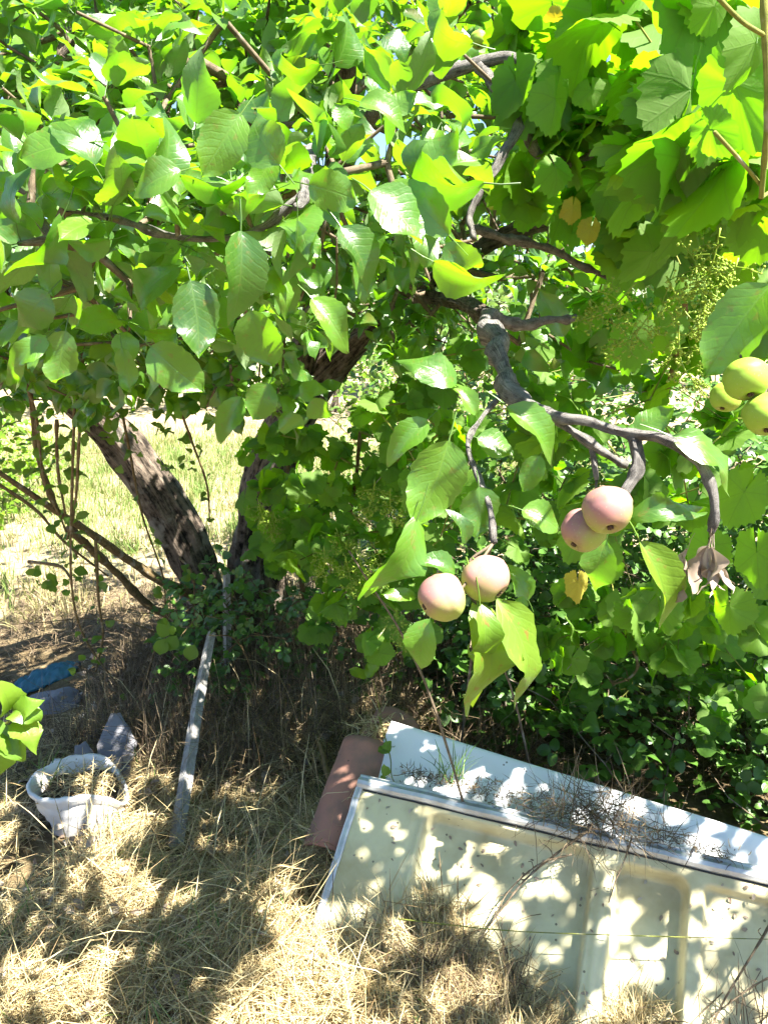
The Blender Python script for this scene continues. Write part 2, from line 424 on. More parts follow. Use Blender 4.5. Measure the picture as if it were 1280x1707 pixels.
def hill():
    n = 60; Vv = []
    for i in range(n):
        x = -500 + 1000 * i / (n - 1)
        hgt = 34 + 22 * noise.noise(Vector((x * 0.006, 3.1, 0))) + 8 * noise.noise(Vector((x * 0.02, 1, 0)))
        for y, k in ((380, 0), (430, .6), (500, 1), (600, .7), (700, 0)): Vv.append((x, y, hgt * k - 1))
    i = np.arange(n * 5).reshape(n, 5)
    Fq = np.stack([i[:-1, :-1], i[1:, :-1], i[1:, 1:], i[:-1, 1:]], -1).reshape(-1, 4)
    m, nt = newmat('hill_scrub'); b = NB(nt)
    tc = b.n('ShaderNodeTexCoord').outputs['Object']
    b.out(principled(b, b.ramp(b.noise(tc, 0.05, 6), [(0.35, (0.07, 0.10, 0.06)), (0.65, (0.22, 0.22, 0.14))]), 0.95, None, 0.1))
    o = obj('hill', mesh_np('hill', Vv, Fq, m)); o['kind'] = 'structure'
hill()

# ------------------------------------------------------------------ leaf templates
def ovate(nt_, ns, width=0.33, bend=0.6, fold=0.25, wave=0.05, serr=0.0, twist=0.0, petiole=0.34, ph=0.0, side=0.0):
    """leaf blade from (0,0,0) to about y=1, normal +z, with a stalk behind it; all quads"""
    V, UV, F = [], [], []
    y = z = 0.0; th = -bend * 0.35; xs = 0.0
    for i in range(nt_ + 1):
        t = i / nt_
        hw = width * (math.sin(math.pi * min(1, t ** 0.82 * 0.985 + 0.012)) ** 0.62) * (1 - 0.10 * t)
        if t > 0.9: hw *= 0.7 + 0.3 * (1 - (t - 0.9) / 0.1)
        if serr and 0 < i < nt_: hw *= 1 + serr * (1 if i % 2 else -1)
        for j in range(ns + 1):
            q = -1 + 2 * j / ns
            w = hw * q
            zz = fold * abs(w) + wave * math.sin(7 * t + ph + (1.3 if q > 0 else 0)) * abs(q) ** 2 * (0.3 + t)
            a = twist * t
            x2 = w * math.cos(a) - zz * math.sin(a); z2 = w * math.sin(a) + zz * math.cos(a)
            V.append((xs + x2, y - z2 * -math.sin(th) * -1 if False else y + z2 * math.sin(-th), z + z2 * math.cos(th)))
            UV.append((0.5 + 0.5 * q, t))
        th2 = -bend * 0.35 + bend * (i + 1) / nt_ * 1.35
        y += math.cos(th) / nt_; z -= math.sin(th) / nt_; xs += side * t / nt_
        th = th2
    for i in range(nt_):
        for j in range(ns):
            a = i * (ns + 1) + j
            F.append((a, a + 1, a + ns + 2, a + ns + 1))
    if petiole:
        b0 = len(V)
        for k in range(3):
            t = k / 2
            for c in range(3):
                an = c * 2.094
                V.append((0.011 * math.cos(an), 0.02 - petiole * t, 0.011 * math.sin(an) - 0.10 * petiole * t * t * 2))
                UV.append((0.5, 0.0))
        for k in range(2):
            for c in range(3):
                a = b0 + k * 3 + c; d = b0 + k * 3 + (c + 1) % 3
                F.append((a, d, d + 3, a + 3))
    return np.array(V), np.array(F), np.array(UV)

def palmate(nout=45, rings=2, cup=0.15, droop=0.3, seed=0, petiole=0.5, depth=0.30):
    """lobed, toothed vine leaf: stalk joint at origin, tip towards +y, normal +z; quads"""
    rs = random.Random(seed)
    ths = np.linspace(-172, 172, nout)
    lob = [(0, 1.0, 30), (54, 0.9, 26), (-54, 0.9, 26), (108, 0.74, 26), (-108, 0.74, 26), (152, 0.55, 22), (-152, 0.55, 22)]
    V, UV, F = [], [], []
    R = []
    for k, a in enumerate(ths):
        r = 0.0
        for c, s, w in lob: r = max(r, s * ((1 - depth) + depth * math.exp(-((a - c) / (w * 0.62)) ** 2)) * (1 if abs(a - c) < 75 else 0.3))
        r *= 1 + (0.045, 0.0, -0.04)[k % 3] + rs.uniform(-.015, .015)
        R.append(r)
    for g in range(rings + 1):
        f = (0.02, 0.55, 1.0)[g] if rings == 2 else (0.02, 1.0)[g]
        for k, a in enumerate(ths):
            rr = R[k] * f if g == rings else (R[k] * 0.5 + 0.5 * 0.75) * f
            x = rr * math.sin(math.radians(a)); y = rr * math.cos(math.radians(a))
            rad2 = math.hypot(x, y)
            z = cup * rad2 * abs(math.sin(math.radians(a) * 2.5 + seed)) * f - droop * rad2 ** 2 * (0.6 + 0.4 * math.cos(math.radians(a) * 2 + seed)) - .10 * abs(x) + .05 * math.sin(x * 5 + seed) * math.sin(y * 4 + seed * 2) + .05 * noise.noise(Vector((x * 3, y * 3, seed * 2.7)))
            V.append((x, y, z)); UV.append((0.5 + x * 0.42, 0.5 + y * 0.42))
    for g in range(rings):
        for k in range(nout - 1):
            a = g * nout + k
            F.append((a + 1, a, a + nout, a + nout + 1))
    if petiole:
        b0 = len(V)
        for k in range(3):
            t = k / 2
            for c in range(3):
                an = c * 2.094
                V.append((0.014 * math.cos(an), 0.03 - petiole * 0.6 * t, 0.014 * math.sin(an) - 0.5 * petiole * t * t)); UV.append((0.5, 0.5))
        for k in range(2):
            for c in range(3):
                a = b0 + k * 3 + c; d = b0 + k * 3 + (c + 1) % 3
                F.append((a, d, d + 3, a + 3))
    return np.array(V), np.array(F), np.array(UV)

def trifoliate(nt_=5, seed=0):
    rs = random.Random(seed); ps = []
    for ang, s, off in ((0, 1.0, 0.28), (78, 0.85, 0.06), (-78, 0.85, 0.06)):
        V, F, U = ovate(nt_, 2, 0.38, rs.uniform(.2, .8), 0.25, 0.05, petiole=0)
        a = math.radians(ang + rs.uniform(-10, 10)); c, sn = math.cos(a), math.sin(a)
        V = V * 0.62 * s + np.array([0, off * 0.5, 0]); V = np.stack([V[:, 0] * c + V[:, 1] * sn, -V[:, 0] * sn + V[:, 1] * c, V[:, 2]], -1)
        ps.append((V, F, U))
    V, F, U, _ = join_arr(ps)
    return V, F, U

HERO = [(.45, .30, .09, .1), (1.2, .20, .12, .3), (.7, .50, .07, -.4), (1.9, .25, .10, .5), (.25, .15, .14, -.25), (.9, .65, .06, .2), (1.5, .12, .15, -.7), (-.5, .35, .10, .4)]
T_APPLE_HI = [ovate(14, 4, 0.30 + 0.03 * math.sin(i), b, f, w, 0.035, t, ph=i * 1.7, side=0.12 * math.sin(i * 2)) for i, (b, f, w, t) in enumerate(HERO)]
T_APPLE_LO = [ovate(6, 2, 0.30, b, f, w, 0, t, petiole=0.3, ph=i) for i, (b, f, w, t) in enumerate(HERO[:6])]
T_GRAPE_HI = [palmate(76, 2, 0.03 + 0.02 * i, 0.25 + 0.16 * i, i, depth=0.13 + .04 * (i % 3)) for i in range(6)]
T_GRAPE_LO = [palmate(35, 1, 0.05, 0.25 + 0.12 * i, i + 9, depth=.17) for i in range(3)]
T_BR = [trifoliate(5, i) for i in range(4)] + [ovate(6, 2, 0.42, .5, .25, .05, petiole=.3)]
T_BR_HI = [trifoliate(9, i + 20) for i in range(4)] + [ovate(10, 4, 0.42, .5, .25, .06, .03, petiole=.3, ph=2)]

class Leaves:
    """leaf records of one plant: position of the blade's base, direction of its tip, normal, length, width factor"""
    def __init__(s): s.p, s.y, s.n, s.l, s.w, s.hero = [], [], [], [], [], []
    def add(s, p, y, n, l, w=1.0, hero=0): s.p.append(p); s.y.append(y); s.n.append(n); s.l.append(l); s.w.append(w); s.hero.append(hero)
    def arr(s):
        p = np.array(s.p); y = unit(np.array(s.y)); n = np.array(s.n)
        n = unit(n - y * np.sum(n * y, 1, keepdims=True)); x = np.cross(y, n)
        return p, x, y, n, np.array(s.l), np.array(s.w), np.array(s.hero)

def emit(parent, L, THI, TLO, mat, limit=300, name='leaf', mass='foliage', altmats=None, maxpx=None):
    p, x, y, n, l, w, hero = L.arr()
    N = len(p)
    px, py, zf = proj(p + y * l[:, None] * 0.5)
    size = np.where((zf > 0.1) & (px > -20) & (px < 1300) & (py > -20) & (py < 1727), l / np.maximum(zf, .1), 0)
    order = np.argsort(-(size + (hero > 0) * 10))
    pick = [i for i in order[:limit] if size[i] > 0 or hero[i]]
    mes = {}
    def me_for(k, mm):
        if (k, mm.name) not in mes: mes[(k, mm.name)] = mesh_np(name, *THI[k][:2], mm, THI[k][2])
        return mes[(k, mm.name)]
    off = np.array(parent.location)
    for c, i in enumerate(pick):
        k = rng.randint(len(THI)) if hero[i] < 1 else (int(hero[i]) - 1) % len(THI)
        mm = mat
        if altmats and hero[i] >= 100: mm = altmats[int(hero[i]) // 100 - 1]; k = int(hero[i]) % 100 % len(THI)
        o = bpy.data.objects.new(name, me_for(k, mm)); C.objects.link(o)
        o.parent = parent
        M = np.eye(4)
        M[:3, 0] = x[i] * l[i] * w[i]; M[:3, 1] = y[i] * l[i]; M[:3, 2] = n[i] * l[i]; M[:3, 3] = p[i] - off
        o.matrix_basis = Matrix(M.tolist())
    rest = np.setdiff1d(np.arange(N), np.array(pick, int))
    if len(rest) == 0: return
    kk = rng.randint(len(TLO), size=len(rest)); Vs, Fs, Us, Rs, o0 = [], [], [], [], 0
    for k in range(len(TLO)):
        ii = rest[kk == k]
        if not len(ii): continue
        V, F, U = TLO[k]
        W = (V[None, :, 0:1] * (x[ii] * (l[ii] * w[ii])[:, None])[:, None] + V[None, :, 1:2] * (y[ii] * l[ii][:, None])[:, None] + V[None, :, 2:3] * (n[ii] * l[ii][:, None])[:, None] + p[ii][:, None])
        Vs.append(W.reshape(-1, 3)); Fs.append((F[None] + (np.arange(len(ii)) * len(V))[:, None, None]).reshape(-1, F.shape[1]) + o0)
        Us.append(np.tile(U, (len(ii), 1))); Rs.append(np.repeat(rng.rand(len(ii)), len(V))); o0 += len(ii) * len(V)
    obj(mass, mesh_np(mass, np.vstack(Vs), np.vstack(Fs), mat, np.vstack(Us), np.concatenate(Rs)), parent, True)

class Skeleton:
    """a plant's wood: hand-placed limbs, then every further spur joined to the nearest wood already there"""
    def __init__(s): s.pos, s.par, s.cnt, s.fixed = [], [], [], []
    def limb(s, pts):
        prev = -1
        for q in pts: s.pos.append(np.array(q)); s.par.append(prev); s.cnt.append(0); s.fixed.append(True); prev = len(s.pos) - 1
    def grow(s, targets, step=0.09, sag=0.12):
        targets = np.array(targets)
        fix = np.array(s.pos)
        d0 = np.min(np.linalg.norm(targets[:, None] - fix[None], axis=2), axis=1)
        out = []
        for ti in np.argsort(d0):
            q = targets[ti]; A = np.array(s.pos)
            i = int(np.argmin(np.linalg.norm(A - q, axis=1)))
            a = A[i]; L = np.linalg.norm(q - a); m = max(1, int(L / step)); prev = i
            bow = unit(rng.normal(size=3)) * L * 0.12 + np.array([0, 0, sag * L])
            for k in range(1, m + 1):
                t = k / m
                pt = a * (1 - t) + q * t + bow * math.sin(math.pi * t) + rng.normal(size=3) * 0.004
                if k == m: pt = q
                s.pos.append(pt); s.par.append(prev); s.cnt.append(0); s.fixed.append(False); prev = len(s.pos) - 1
            out.append((ti, prev))
            j = prev
            while j >= 0: s.cnt[j] += 1; j = s.par[j]
        return out
    def twigs(s, base=0.0014, k=0.0011, cap=0.016, nseg=5):
        V, F, U, R, o = [], [], [], [], 0
        ang = np.linspace(0, 2 * math.pi, nseg, endpoint=False)
        for i in range(len(s.pos)):
            if s.fixed[i] or s.par[i] < 0: continue
            a, b_ = s.pos[s.par[i]], s.pos[i]
            r1 = min(cap, base + k * s.cnt[i] ** 0.55); r0 = min(cap, base + k * max(s.cnt[s.par[i]] if not s.fixed[s.par[i]] else s.cnt[i], s.cnt[i]) ** 0.55)
            t = unit(b_ - a); u = unit(np.cross(t, [0.3, 0.5, 0.81])); w = np.cross(t, u)
            c = np.cos(ang)[:, None] * u + np.sin(ang)[:, None] * w
            a = a - t * r0 * 0.6
            V += [a + c * r0, b_ + c * r1]; ids = np.arange(nseg)
            F.append(np.stack([o + ids, o + np.roll(ids, -1), o + nseg + np.roll(ids, -1), o + nseg + ids], -1))
            U.append(np.stack([np.tile(ids / nseg, 2), np.repeat([0, 0.1], nseg)], -1)); R.append(np.full(2 * nseg, rng.rand())); o += 2 * nseg
        return np.vstack(V), np.vstack(F), np.vstack(U), np.concatenate(R)
    def twig_obj(s, name, mat, parent, **kw):
        V, F, U, R = s.twigs(**kw)
        return obj(name, mesh_np(name, V, F, mat, U, R), parent, True)

def px_zone(n, x0, x1, y0, y1, d0, d1):
    return [P(rng.uniform(x0, x1), rng.uniform(y0, y1), rng.uniform(d0, d1)) for _ in range(n)]
def rosette(L, c, out, n, lmin, lmax, spread=0.9, up=0.8, hang=0.0):
    """a spur's whorl of stalked leaves round the point c"""
    out = unit(out); u = unit(np.cross(out, [0.1, 0.2, 1.0])); w = np.cross(out, u); a0 = rng.rand() * 6.28
    for k in range(n):
        a = a0 + k * 2.4 + rng.normal() * 0.3; sp = spread * rng.uniform(0.55, 1.25)
        d = out * math.cos(sp) + (u * math.cos(a) + w * math.sin(a)) * math.sin(sp) + np.array([0, 0, -hang * rng.rand()])
        d = unit(d); l = rng.uniform(lmin, lmax)
        low = min(1, max(0, (1.75 - c[2]) / .35)); nrm = np.array([0, 0, up * (.95 - .4 * low)]) + TOSUN * 0.3 + unit(CAM - c) * .42 * low + rng.normal(size=3) * 0.42 + out * 0.15
        L.add(c + d * l * 0.33, d, nrm, l, rng.uniform(.85, 1.15))

# ------------------------------------------------------------------ the old apple tree
def limb_pts(raw, n=6):
    q = np.array([list(P(a, b_, d)) for a, b_, d, r in raw]); r = np.array([t[3] for t in raw])
    cp = catmull(q, n)
    rr = np.interp(np.linspace(0, len(raw) - 1, len(cp)), np.arange(len(raw)), r)
    return cp, rr
tree_base = P(395, 1100, 3.4); tree_base[2] = 0
tree = thing('apple_tree', 'old gnarled apple tree with forked leaning trunk and leafy boughs overhead', 'tree', tree_base)
SK = Skeleton()
left_stem = [(372, 1130, 3.36, .17), (352, 1040, 3.33, .12), (326, 945, 3.3, .098), (280, 850, 3.25, .086), (212, 750, 3.2, .082), (140, 675, 3.1, .068), (60, 610, 2.95, .06), (-40, 540, 2.7, .05)]
right_stem = [(440, 1120, 3.46, .18), (432, 1010, 3.45, .135), (432, 900, 3.42, .108), (445, 800, 3.4, .092), (490, 690, 3.36, .09), (552, 608, 3.28, .078), (622, 545, 3.05, .042), (690, 498, 2.75, .024), (765, 505, 1.95, .016), (812, 528, 1.08, .0125)]
limbs = [
    ('limb', [(480, 705, 3.37, .075), (505, 600, 3.25, .06), (535, 480, 3.0, .046), (552, 340, 2.5, .034), (572, 170, 1.75, .022), (578, 80, 1.5, .013)], M_TRUNK, 10),
    ('limb', [(552, 340, 2.5, .02), (595, 240, 1.9, .014), (640, 165, 1.45, .012), (700, 137, 1.36, .012), (795, 107, 1.32, .010), (850, 96, 1.3, .008), (885, 117, 1.28, .005)], M_BRANCH, 8),
    ('limb', [(795, 107, 1.32, .009), (845, 160, 1.27, .0085), (868, 195, 1.24, .007), (822, 285, 1.2, .0058), (788, 345, 1.18, .005), (790, 400, 1.16, .0035)], M_BRANCH, 8),
    ('limb', [(868, 195, 1.24, .008), (895, 255, 1.26, .008), (945, 277, 1.28, .008), (985, 262, 1.28, .0085), (1003, 200, 1.27, .008), (1030, 190, 1.26, .005), (1090, 118, 1.2, .003)], M_BRANCH, 8),
    ('limb', [(690, 490, 2.75, .026), (790, 420, 2.4, .024), (880, 378, 2.15, .024), (965, 358, 2.1, .021), (1070, 322, 2.0, .016), (1180, 300, 1.9, .014)], M_TRUNK, 10),
    ('limb', [(790, 382, 1.3, .006), (860, 400, 1.32, .0065), (940, 428, 1.35, .006), (1030, 468, 1.36, .004)], M_BRANCH, 8),
    ('limb', [(812, 528, 1.08, .0115), (830, 590, .93, .0092), (858, 662, .82, .0078), (925, 695, .76, .0055), (1035, 720, .725, .0052), (1110, 740, .705, .0060), (1160, 765, .695, .0052), (1186, 815, .685, .0042), (1190, 850, .68, .0036), (1183, 888, .68, .003)], M_BRANCH, 10),
    ('limb', [(812, 530, 1.08, .009), (880, 540, 1.1, .006), (960, 528, 1.12, .004)], M_BRANCH, 8),
    ('limb', [(905, 690, .77, .004), (985, 742, .75, .0042), (1045, 775, .74, .003)], M_BRANCH, 7),
    ('limb', [(985, 742, .75, .0032), (994, 800, .745, .0028)], M_BRANCH, 6),
    ('limb', [(1052, 725, .72, .006), (1062, 775, .712, .0055), (1040, 828, .70, .005)], M_BRANCH, 8),
    ('limb', [(848, 645, .85, .003), (800, 700, .8, .0022), (778, 745, .77, .0024), (812, 830, .74, .0022), (824, 905, .72, .003)], M_BRANCH, 8),
    ('limb', [(572, 170, 1.75, .013), (545, 220, 1.35, .010), (520, 270, 1.08, .0078), (505, 325, .9, .0055), (492, 345, .86, .004)], M_BRANCH, 8),
    ('limb', [(505, 325, .9, .0045), (420, 385, .92, .004), (300, 395, .93, .0035), (200, 365, .93, .003), (110, 350, .92, .002)], M_BRANCH, 8),
    ('limb', [(60, 610, 2.95, .05), (0, 480, 2.5, .03), (50, 380, 2.2, .022), (40, 250, 2.1, .016), (90, 120, 2.0, .012), (170, 20, 2.0, .009)], M_TRUNK, 10),
    ('limb', [(400, 1010, 3.24, .028), (290, 978, 3.0, .02), (225, 940, 2.85, .017), (150, 888, 2.7, .013), (95, 852, 2.6, .012), (0, 788, 2.45, .008), (-60, 745, 2.4, .006)], M_SHOOT, 8),
    ('limb', [(345, 1020, 3.15, .018), (262, 1018, 3.0, .014), (190, 950, 2.85, .0125), (115, 880, 2.66, .01)], M_SHOOT, 8),
    ('limb', [(95, 852, 2.6, .011), (65, 765, 2.5, .008), (52, 660, 2.4, .006), (48, 560, 2.2, .004)], M_SHOOT, 7),
    ('limb', [(320, 20, 1.6, .006), (330, -60, 1.6, .008), (325, 90, 1.62, .004), (345, 200, 1.65, .003)], M_SHOOT, 7),
]
for raw, nm in ((left_stem, 'trunk'), (right_stem, 'trunk')):
    cp, rr = limb_pts(raw, 12)
    build(nm, [tube_arr(cp, rr, 44, 0.22, 3.6, seed=len(raw) * 1.7)], M_TRUNK, tree)
    SK.limb(cp[6::2])
for k, (nm, raw, mt, ns) in enumerate(limbs):
    cp, rr = limb_pts(raw, 10 if mt is M_TRUNK else 9)
    thin = rr.max() < 0.02
    if thin and mt is M_BRANCH: cp[1:-1] += np.array([np.array(noise.noise_vector(Vector(q * 22))) for q in cp[1:-1]]) * rr[1:-1, None] * 1.1
    last_limb = build(nm, [tube_arr(cp, rr, ns + 2, 0.2 if not thin else 0.42, 3 if not thin else 1.6, seed=k * 3.1, knots=0.5 if thin else 0)], mt, tree)
    if raw[0][:2] == (812, 528) and len(raw) > 5: bough = last_limb
    if mt is not M_SHOOT: SK.limb(cp[::3])

AL = Leaves()
zones = [(210, -60, 560, -60, 200, 1.6, 2.6), (110, -60, 500, 120, 380, 1.4, 2.6), (120, 480, 1000, -60, 200, 1.6, 2.8), (48, 560, 1000, 180, 330, 1.9, 3.0), (80, -60, 330, 380, 600, 1.5, 2.6),
         (36, 330, 560, 400, 560, 1.5, 2.6), (230, -150, 1400, -80, 330, 2.9, 4.6), (60, 880, 1300, 300, 560, 2.2, 3.6), (60, 380, 700, 330, 540, 2.2, 3.4), (70, 600, 960, 300, 470, 2.2, 3.8), (60, 250, 1000, 300, 500, 3.6, 4.6), (36, 560, 800, 430, 600, 2.0, 3.2), (24, 860, 1050, 430, 620, 1.6, 2.4), (40, -60, 600, 20, 420, 1.25, 1.7), (46, -60, 260, 560, 680, 1.6, 2.8), (26, 200, 480, 560, 650, 1.8, 2.8), (14, 330, 520, 600, 700, 1.7, 2.4)]
T = []
for z in zones: T += px_zone(*z)
for _ in range(260):      # the crown goes on unseen above and to the right, shaped for its shade
    y = rng.uniform(1.3, 4.4); x = rng.uniform(-1.7, 2.5); z = 1.72 + 0.37 * y + rng.uniform(0.05, 0.7)
    if x < -0.1 and y < 2.4 or (x < .5 and y < 1.7) or (x < -.4 and rng.rand() < .6): continue
    T.append(np.array([x, y, z]))
for _ in range(150):  # more spurs out of view, added to dapple the liner with shade
    y = rng.uniform(.65, 1.3); T.append(np.array([rng.uniform(1.0, 2.2), y, 1.80 + .37 * y + rng.uniform(0, .35)]))
near = [P(a, b_, d) for a, b_, d in [(150, 300, .95), (245, 300, .92), (390, 300, .9), (180, 365, .9), (90, 400, .95), (300, 400, .93), (420, 380, .92), (500, 345, .9), (590, 400, 1.0), (660, 330, 1.0), (60, 250, 1.0), (130, 480, 1.05), (250, 470, 1.1), (400, 480, 1.1), (90, 530, 1.1), (480, 430, 1.1), (560, 290, 1.1), (640, 210, 1.2), (740, 60, 1.2), (690, 420, 1.15), (200, 200, 1.25), (60, 330, 1.1), (330, 560, 1.2), (500, 500, 1.3)]] + px_zone(34, -20, 480, 150, 600, .88, 1.3) + px_zone(12, 480, 800, 150, 470, .95, 1.35)
grown = SK.grow(T + near)
nT = len(T)
for ti, node in grown:
    c = SK.pos[node]; par = SK.pos[SK.par[node]]
    o_ = unit(c - par) + np.array([0, -0.25, 0.6])
    if ti >= nT: rosette(AL, c, o_, rng.randint(4, 7), .05, .078, 1.0, 0.9, 0.2)
    else: rosette(AL, c, o_, rng.randint(7, 12), .042, .076, 1.05, 0.85, 0.12)
SK.twig_obj('twigs', M_TWIG, tree)

def facing(p, c, u, r):
    tocam = unit(CAM - p)
    if u >= .5: return unit(tocam + TOSUN) * (1.0 + .2 * r) + np.array([.25 * (c - .6), 0, .2 * (c - .65)])
    return tocam * c + np.array([0, 0, 1.0]) * u + np.array([1.0, 0, 0]) * r
# leaves that stand out in the picture: base, tip, width in photo pixels, distance, facing (towards camera, up, right), shape
HL = [
 ((158, 275), (82, 160), 62, .86, (.5, -.5, .6), 2), ((140, 238), (28, 258), 70, .86, (.6, .8, 0), 1), ((168, 315), (74, 328), 62, .9, (.9, .2, -.3), 5), ((268, 300), (292, 196), 58, .84, (.7, -.4, .3), 3),
 ((214, 305), (216, 196), 55, .88, (.5, .7, .4), 4), ((302, 285), (215, 318), 66, .83, (.6, .9, 0), 6), ((402, 190), (335, 292), 76, .82, (.7, .9, .1), 1), ((466, 275), (400, 182), 76, .80, (.6, -.6, .3), 2),
 ((300, 292), (425, 312), 52, .84, (.5, -.7, 0), 3), ((455, 262), (420, 330), 50, .83, (.6, .8, .2), 5), ((515, 308), (598, 328), 72, .82, (.9, .1, -.5), 5), ((618, 318), (708, 400), 92, .78, (.7, .9, .1), 1),
 ((806, 305), (628, 275), 84, .80, (.45, -.6, .1), 4), ((748, 392), (655, 292), 62, .79, (.5, -.5, .5), 3), ((568, 378), (625, 478), 84, .82, (.7, .5, -.2), 6), ((402, 385), (394, 545), 92, .76, (.9, .3, .4), 6),
 ((318, 468), (342, 592), 88, .84, (.8, .8, .2), 5), ((418, 518), (452, 615), 84, .86, (.9, 0, -.4), 1), ((110, 552), (98, 638), 64, .88, (.9, .1, -.3), 5), ((86, 415), (84, 495), 48, .92, (.8, .1, -.5), 1),
 ((82, 488), (26, 555), 62, .9, (.7, .6, -.2), 2), ((104, 362), (28, 492), 48, .86, (.5, -.3, .7), 7), ((78, 562), (-6, 645), 44, .88, (.5, .8, 0), 7), ((252, 578), (338, 655), 78, .88, (.9, .1, -.4), 1),
 ((204, 580), (221, 652), 42, .94, (.8, .1, -.3), 5), ((488, 380), (538, 425), 48, .86, (.9, .2, 0), 5), ((496, 368), (487, 478), 32, .84, (.5, -.4, .6), 3), ((438, 448), (497, 524), 54, .9, (.6, .2, .4), 2),
 ((520, 498), (584, 580), 54, .94, (.7, .8, .1), 3), ((442, 320), (316, 342), 52, .85, (.5, -.6, .1), 7), ((184, 400), (104, 412), 42, .9, (.5, -.4, .3), 3), ((760, 642), (668, 588), 60, .78, (.6, .9, .2), 2),
 ((792, 692), (752, 632), 34, .77, (.6, -.3, .5), 3), ((712, 700), (642, 770), 50, .78, (.6, .9, .3), 3), ((748, 735), (706, 876), 112, .72, (.8, .6, .1), 5), ((798, 812), (802, 895), 88, .74, (.8, .6, 0), 5),
 ((845, 678), (938, 768), 76, .75, (.7, .9, .1), 6), ((795, 730), (858, 758), 58, .78, (.7, .5, -.2), 1), ((694, 868), (616, 1035), 78, .70, (.7, .2, .6), 7), ((758, 955), (692, 928), 44, .7, (.7, .7, 0), 3),
 ((692, 996), (638, 988), 28, .7, (.6, .7, .2), 1), ((716, 1032), (690, 1124), 70, .74, (.9, .1, -.3), 6), ((860, 1000), (880, 1010), 30, .72, (.6, .7, 0), 1), ((776, 905), (756, 850), 34, .72, (.7, .6, .2), 3),
 ((1052, 862), (1190, 836), 52, .70, (.5, .8, 0), 7), ((1118, 728), (1258, 806), 62, .70, (.7, .8, .1), 2), ((1284, 476), (1168, 625), 98, .82, (.8, -.1, -.6), 1), ((722, 436), (834, 482), 70, .84, (.5, -.6, .2), 3),
 ((740, 410), (812, 470), 58, .86, (.6, -.5, .5), 4), ((1060, 722), (1118, 676), 54, .76, (.7, .3, -.3), 5), ((402, 662), (362, 738), 44, 1.1, (.7, .8, 0), 3), ((450, 640), (420, 700), 60, 1.1, (.8, .3, 0), 1),
 ((500, 660), (545, 640), 40, 1.1, (.6, .8, 0), 2), ((520, 665), (550, 700), 44, 1.12, (.6, -.4, 0), 3), ((470, 690), (505, 730), 46, 1.12, (.5, -.5, .3), 4), ((788, 72), (685, 25), 62, 1.0, (.5, -.6, .2), 4),
 ((740, 60), (735, 130), 50, 1.05, (.7, -.3, .3), 3), ((534, 108), (428, 112), 38, 1.0, (.5, -.5, .2), 4), ((560, 110), (590, 20), 60, 1.05, (.6, -.3, .4), 3), ((640, 60), (690, 100), 46, 1.1, (.6, .7, 0), 2),
 ((600, 170), (680, 205), 60, .95, (.6, .9, 0), 6), ((580, 215), (560, 170), 50, .95, (.6, .8, .1), 1), ((650, 190), (690, 150), 44, 1.0, (.7, .3, -.2), 5), ((1010, 900), (985, 1000), 60, .8, (.8, .1, -.3), 2), ((940, 560), (900, 480), 46, 1.3, (.6, .3, 0), 1),
 ((870, 850), (935, 880), 56, .8, (.7, .6, 0), 3), ((900, 760), (870, 820), 44, .82, (.7, .2, 0), 1), ((880, 1000), (850, 940), 40, .78, (.6, -.3, .3), 3),
]
HS = [((796, 1008), (822, 1228), 98, .69, (.8, .2, .5), 6), ((800, 1010), (806, 1148), 58, .675, (.8, .5, .3), 3), ((828, 998), (918, 1198), 76, .69, (.8, .5, .3), 1), ((1066, 902), (1132, 1058), 84, .69, (.7, .5, .4), 5), ((880, 1090), (905, 1130), 24, .71, (.7, .5, .3), 3)]
def hero_leaf(L, rec, code):
    (b0, t0, wpx, d, fc, var) = rec
    pb = P(*b0, d); ln = 0
    ddir = unit(P(*t0, d) - pb)
    dist = np.linalg.norm(pb - CAM)
    # the blade is tilted a little in depth; the tip keeps its place in the picture
    dt = d - 0.012 * fc[1] if fc[1] > 0 else d + 0.01
    pt = P(*t0, dt)
    l = np.linalg.norm(pt - pb) * 1.04
    w = (wpx / FPX * dist * 0.98) / (0.62 * l) * 1.0
    L.add(pb, pt - pb, facing(pb, *fc), l, min(max(w, .55), 1.5), code)
for rec in HL: hero_leaf(AL, rec, rec[5])
for rec in HS: hero_leaf(AL, rec, 100 + rec[5])
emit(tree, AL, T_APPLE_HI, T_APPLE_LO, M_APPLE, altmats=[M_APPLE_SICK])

# the withered leaves at the tip of the hanging bough
def withered(c, dn, l, seed):
    rs = random.Random(seed)
    V, F, U = ovate(16, 6, .15, rs.uniform(.4, 1.4), rs.uniform(.6, 1.6), .16, .0, rs.uniform(-1.5, 1.5), petiole=.5, ph=seed, side=rs.uniform(-.5, .5))
    V = np.array([v + np.array(noise.noise_vector(Vector(v * 4.5) + Vector((seed, 0, 0)))) * .07 * min(1, abs(v[1]) * 2) for v in V])
    y = unit(np.array(dn, float)); n = unit(np.cross(y, unit(np.array([rs.uniform(-1, 1), rs.uniform(-1, 1), .2])))); x = np.cross(y, n)
    return c + l * (V[:, :1] * x + (V[:, 1:2] + .35) * y + V[:, 2:3] * n), F, U
tipw = P(1185, 885, .68)
for k, dn in enumerate([(.12, 0, -1), (-.18, 0, -1), (.05, -.2, -1), (-.05, .2, -1), (.3, .1, -1), (.2, -.2, -1), (-.1, -.1, -1)]):
    build('withered_leaf', [withered(tipw, dn, 0.044, k + 3)], M_DEADLEAF, bough, label='dry curled brown leaf at the bough tip').location = (0, 0, 0)
for k, (a, b_) in enumerate([(1150, 895), (1142, 930)]):
    build('withered_leaf', [withered(P(a, b_, .69), (-.1, 0, -1), 0.032, k + 31)], M_DEADLEAF, bough, label='dry curled brown leaf at the bough tip').location = (0, 0, 0)

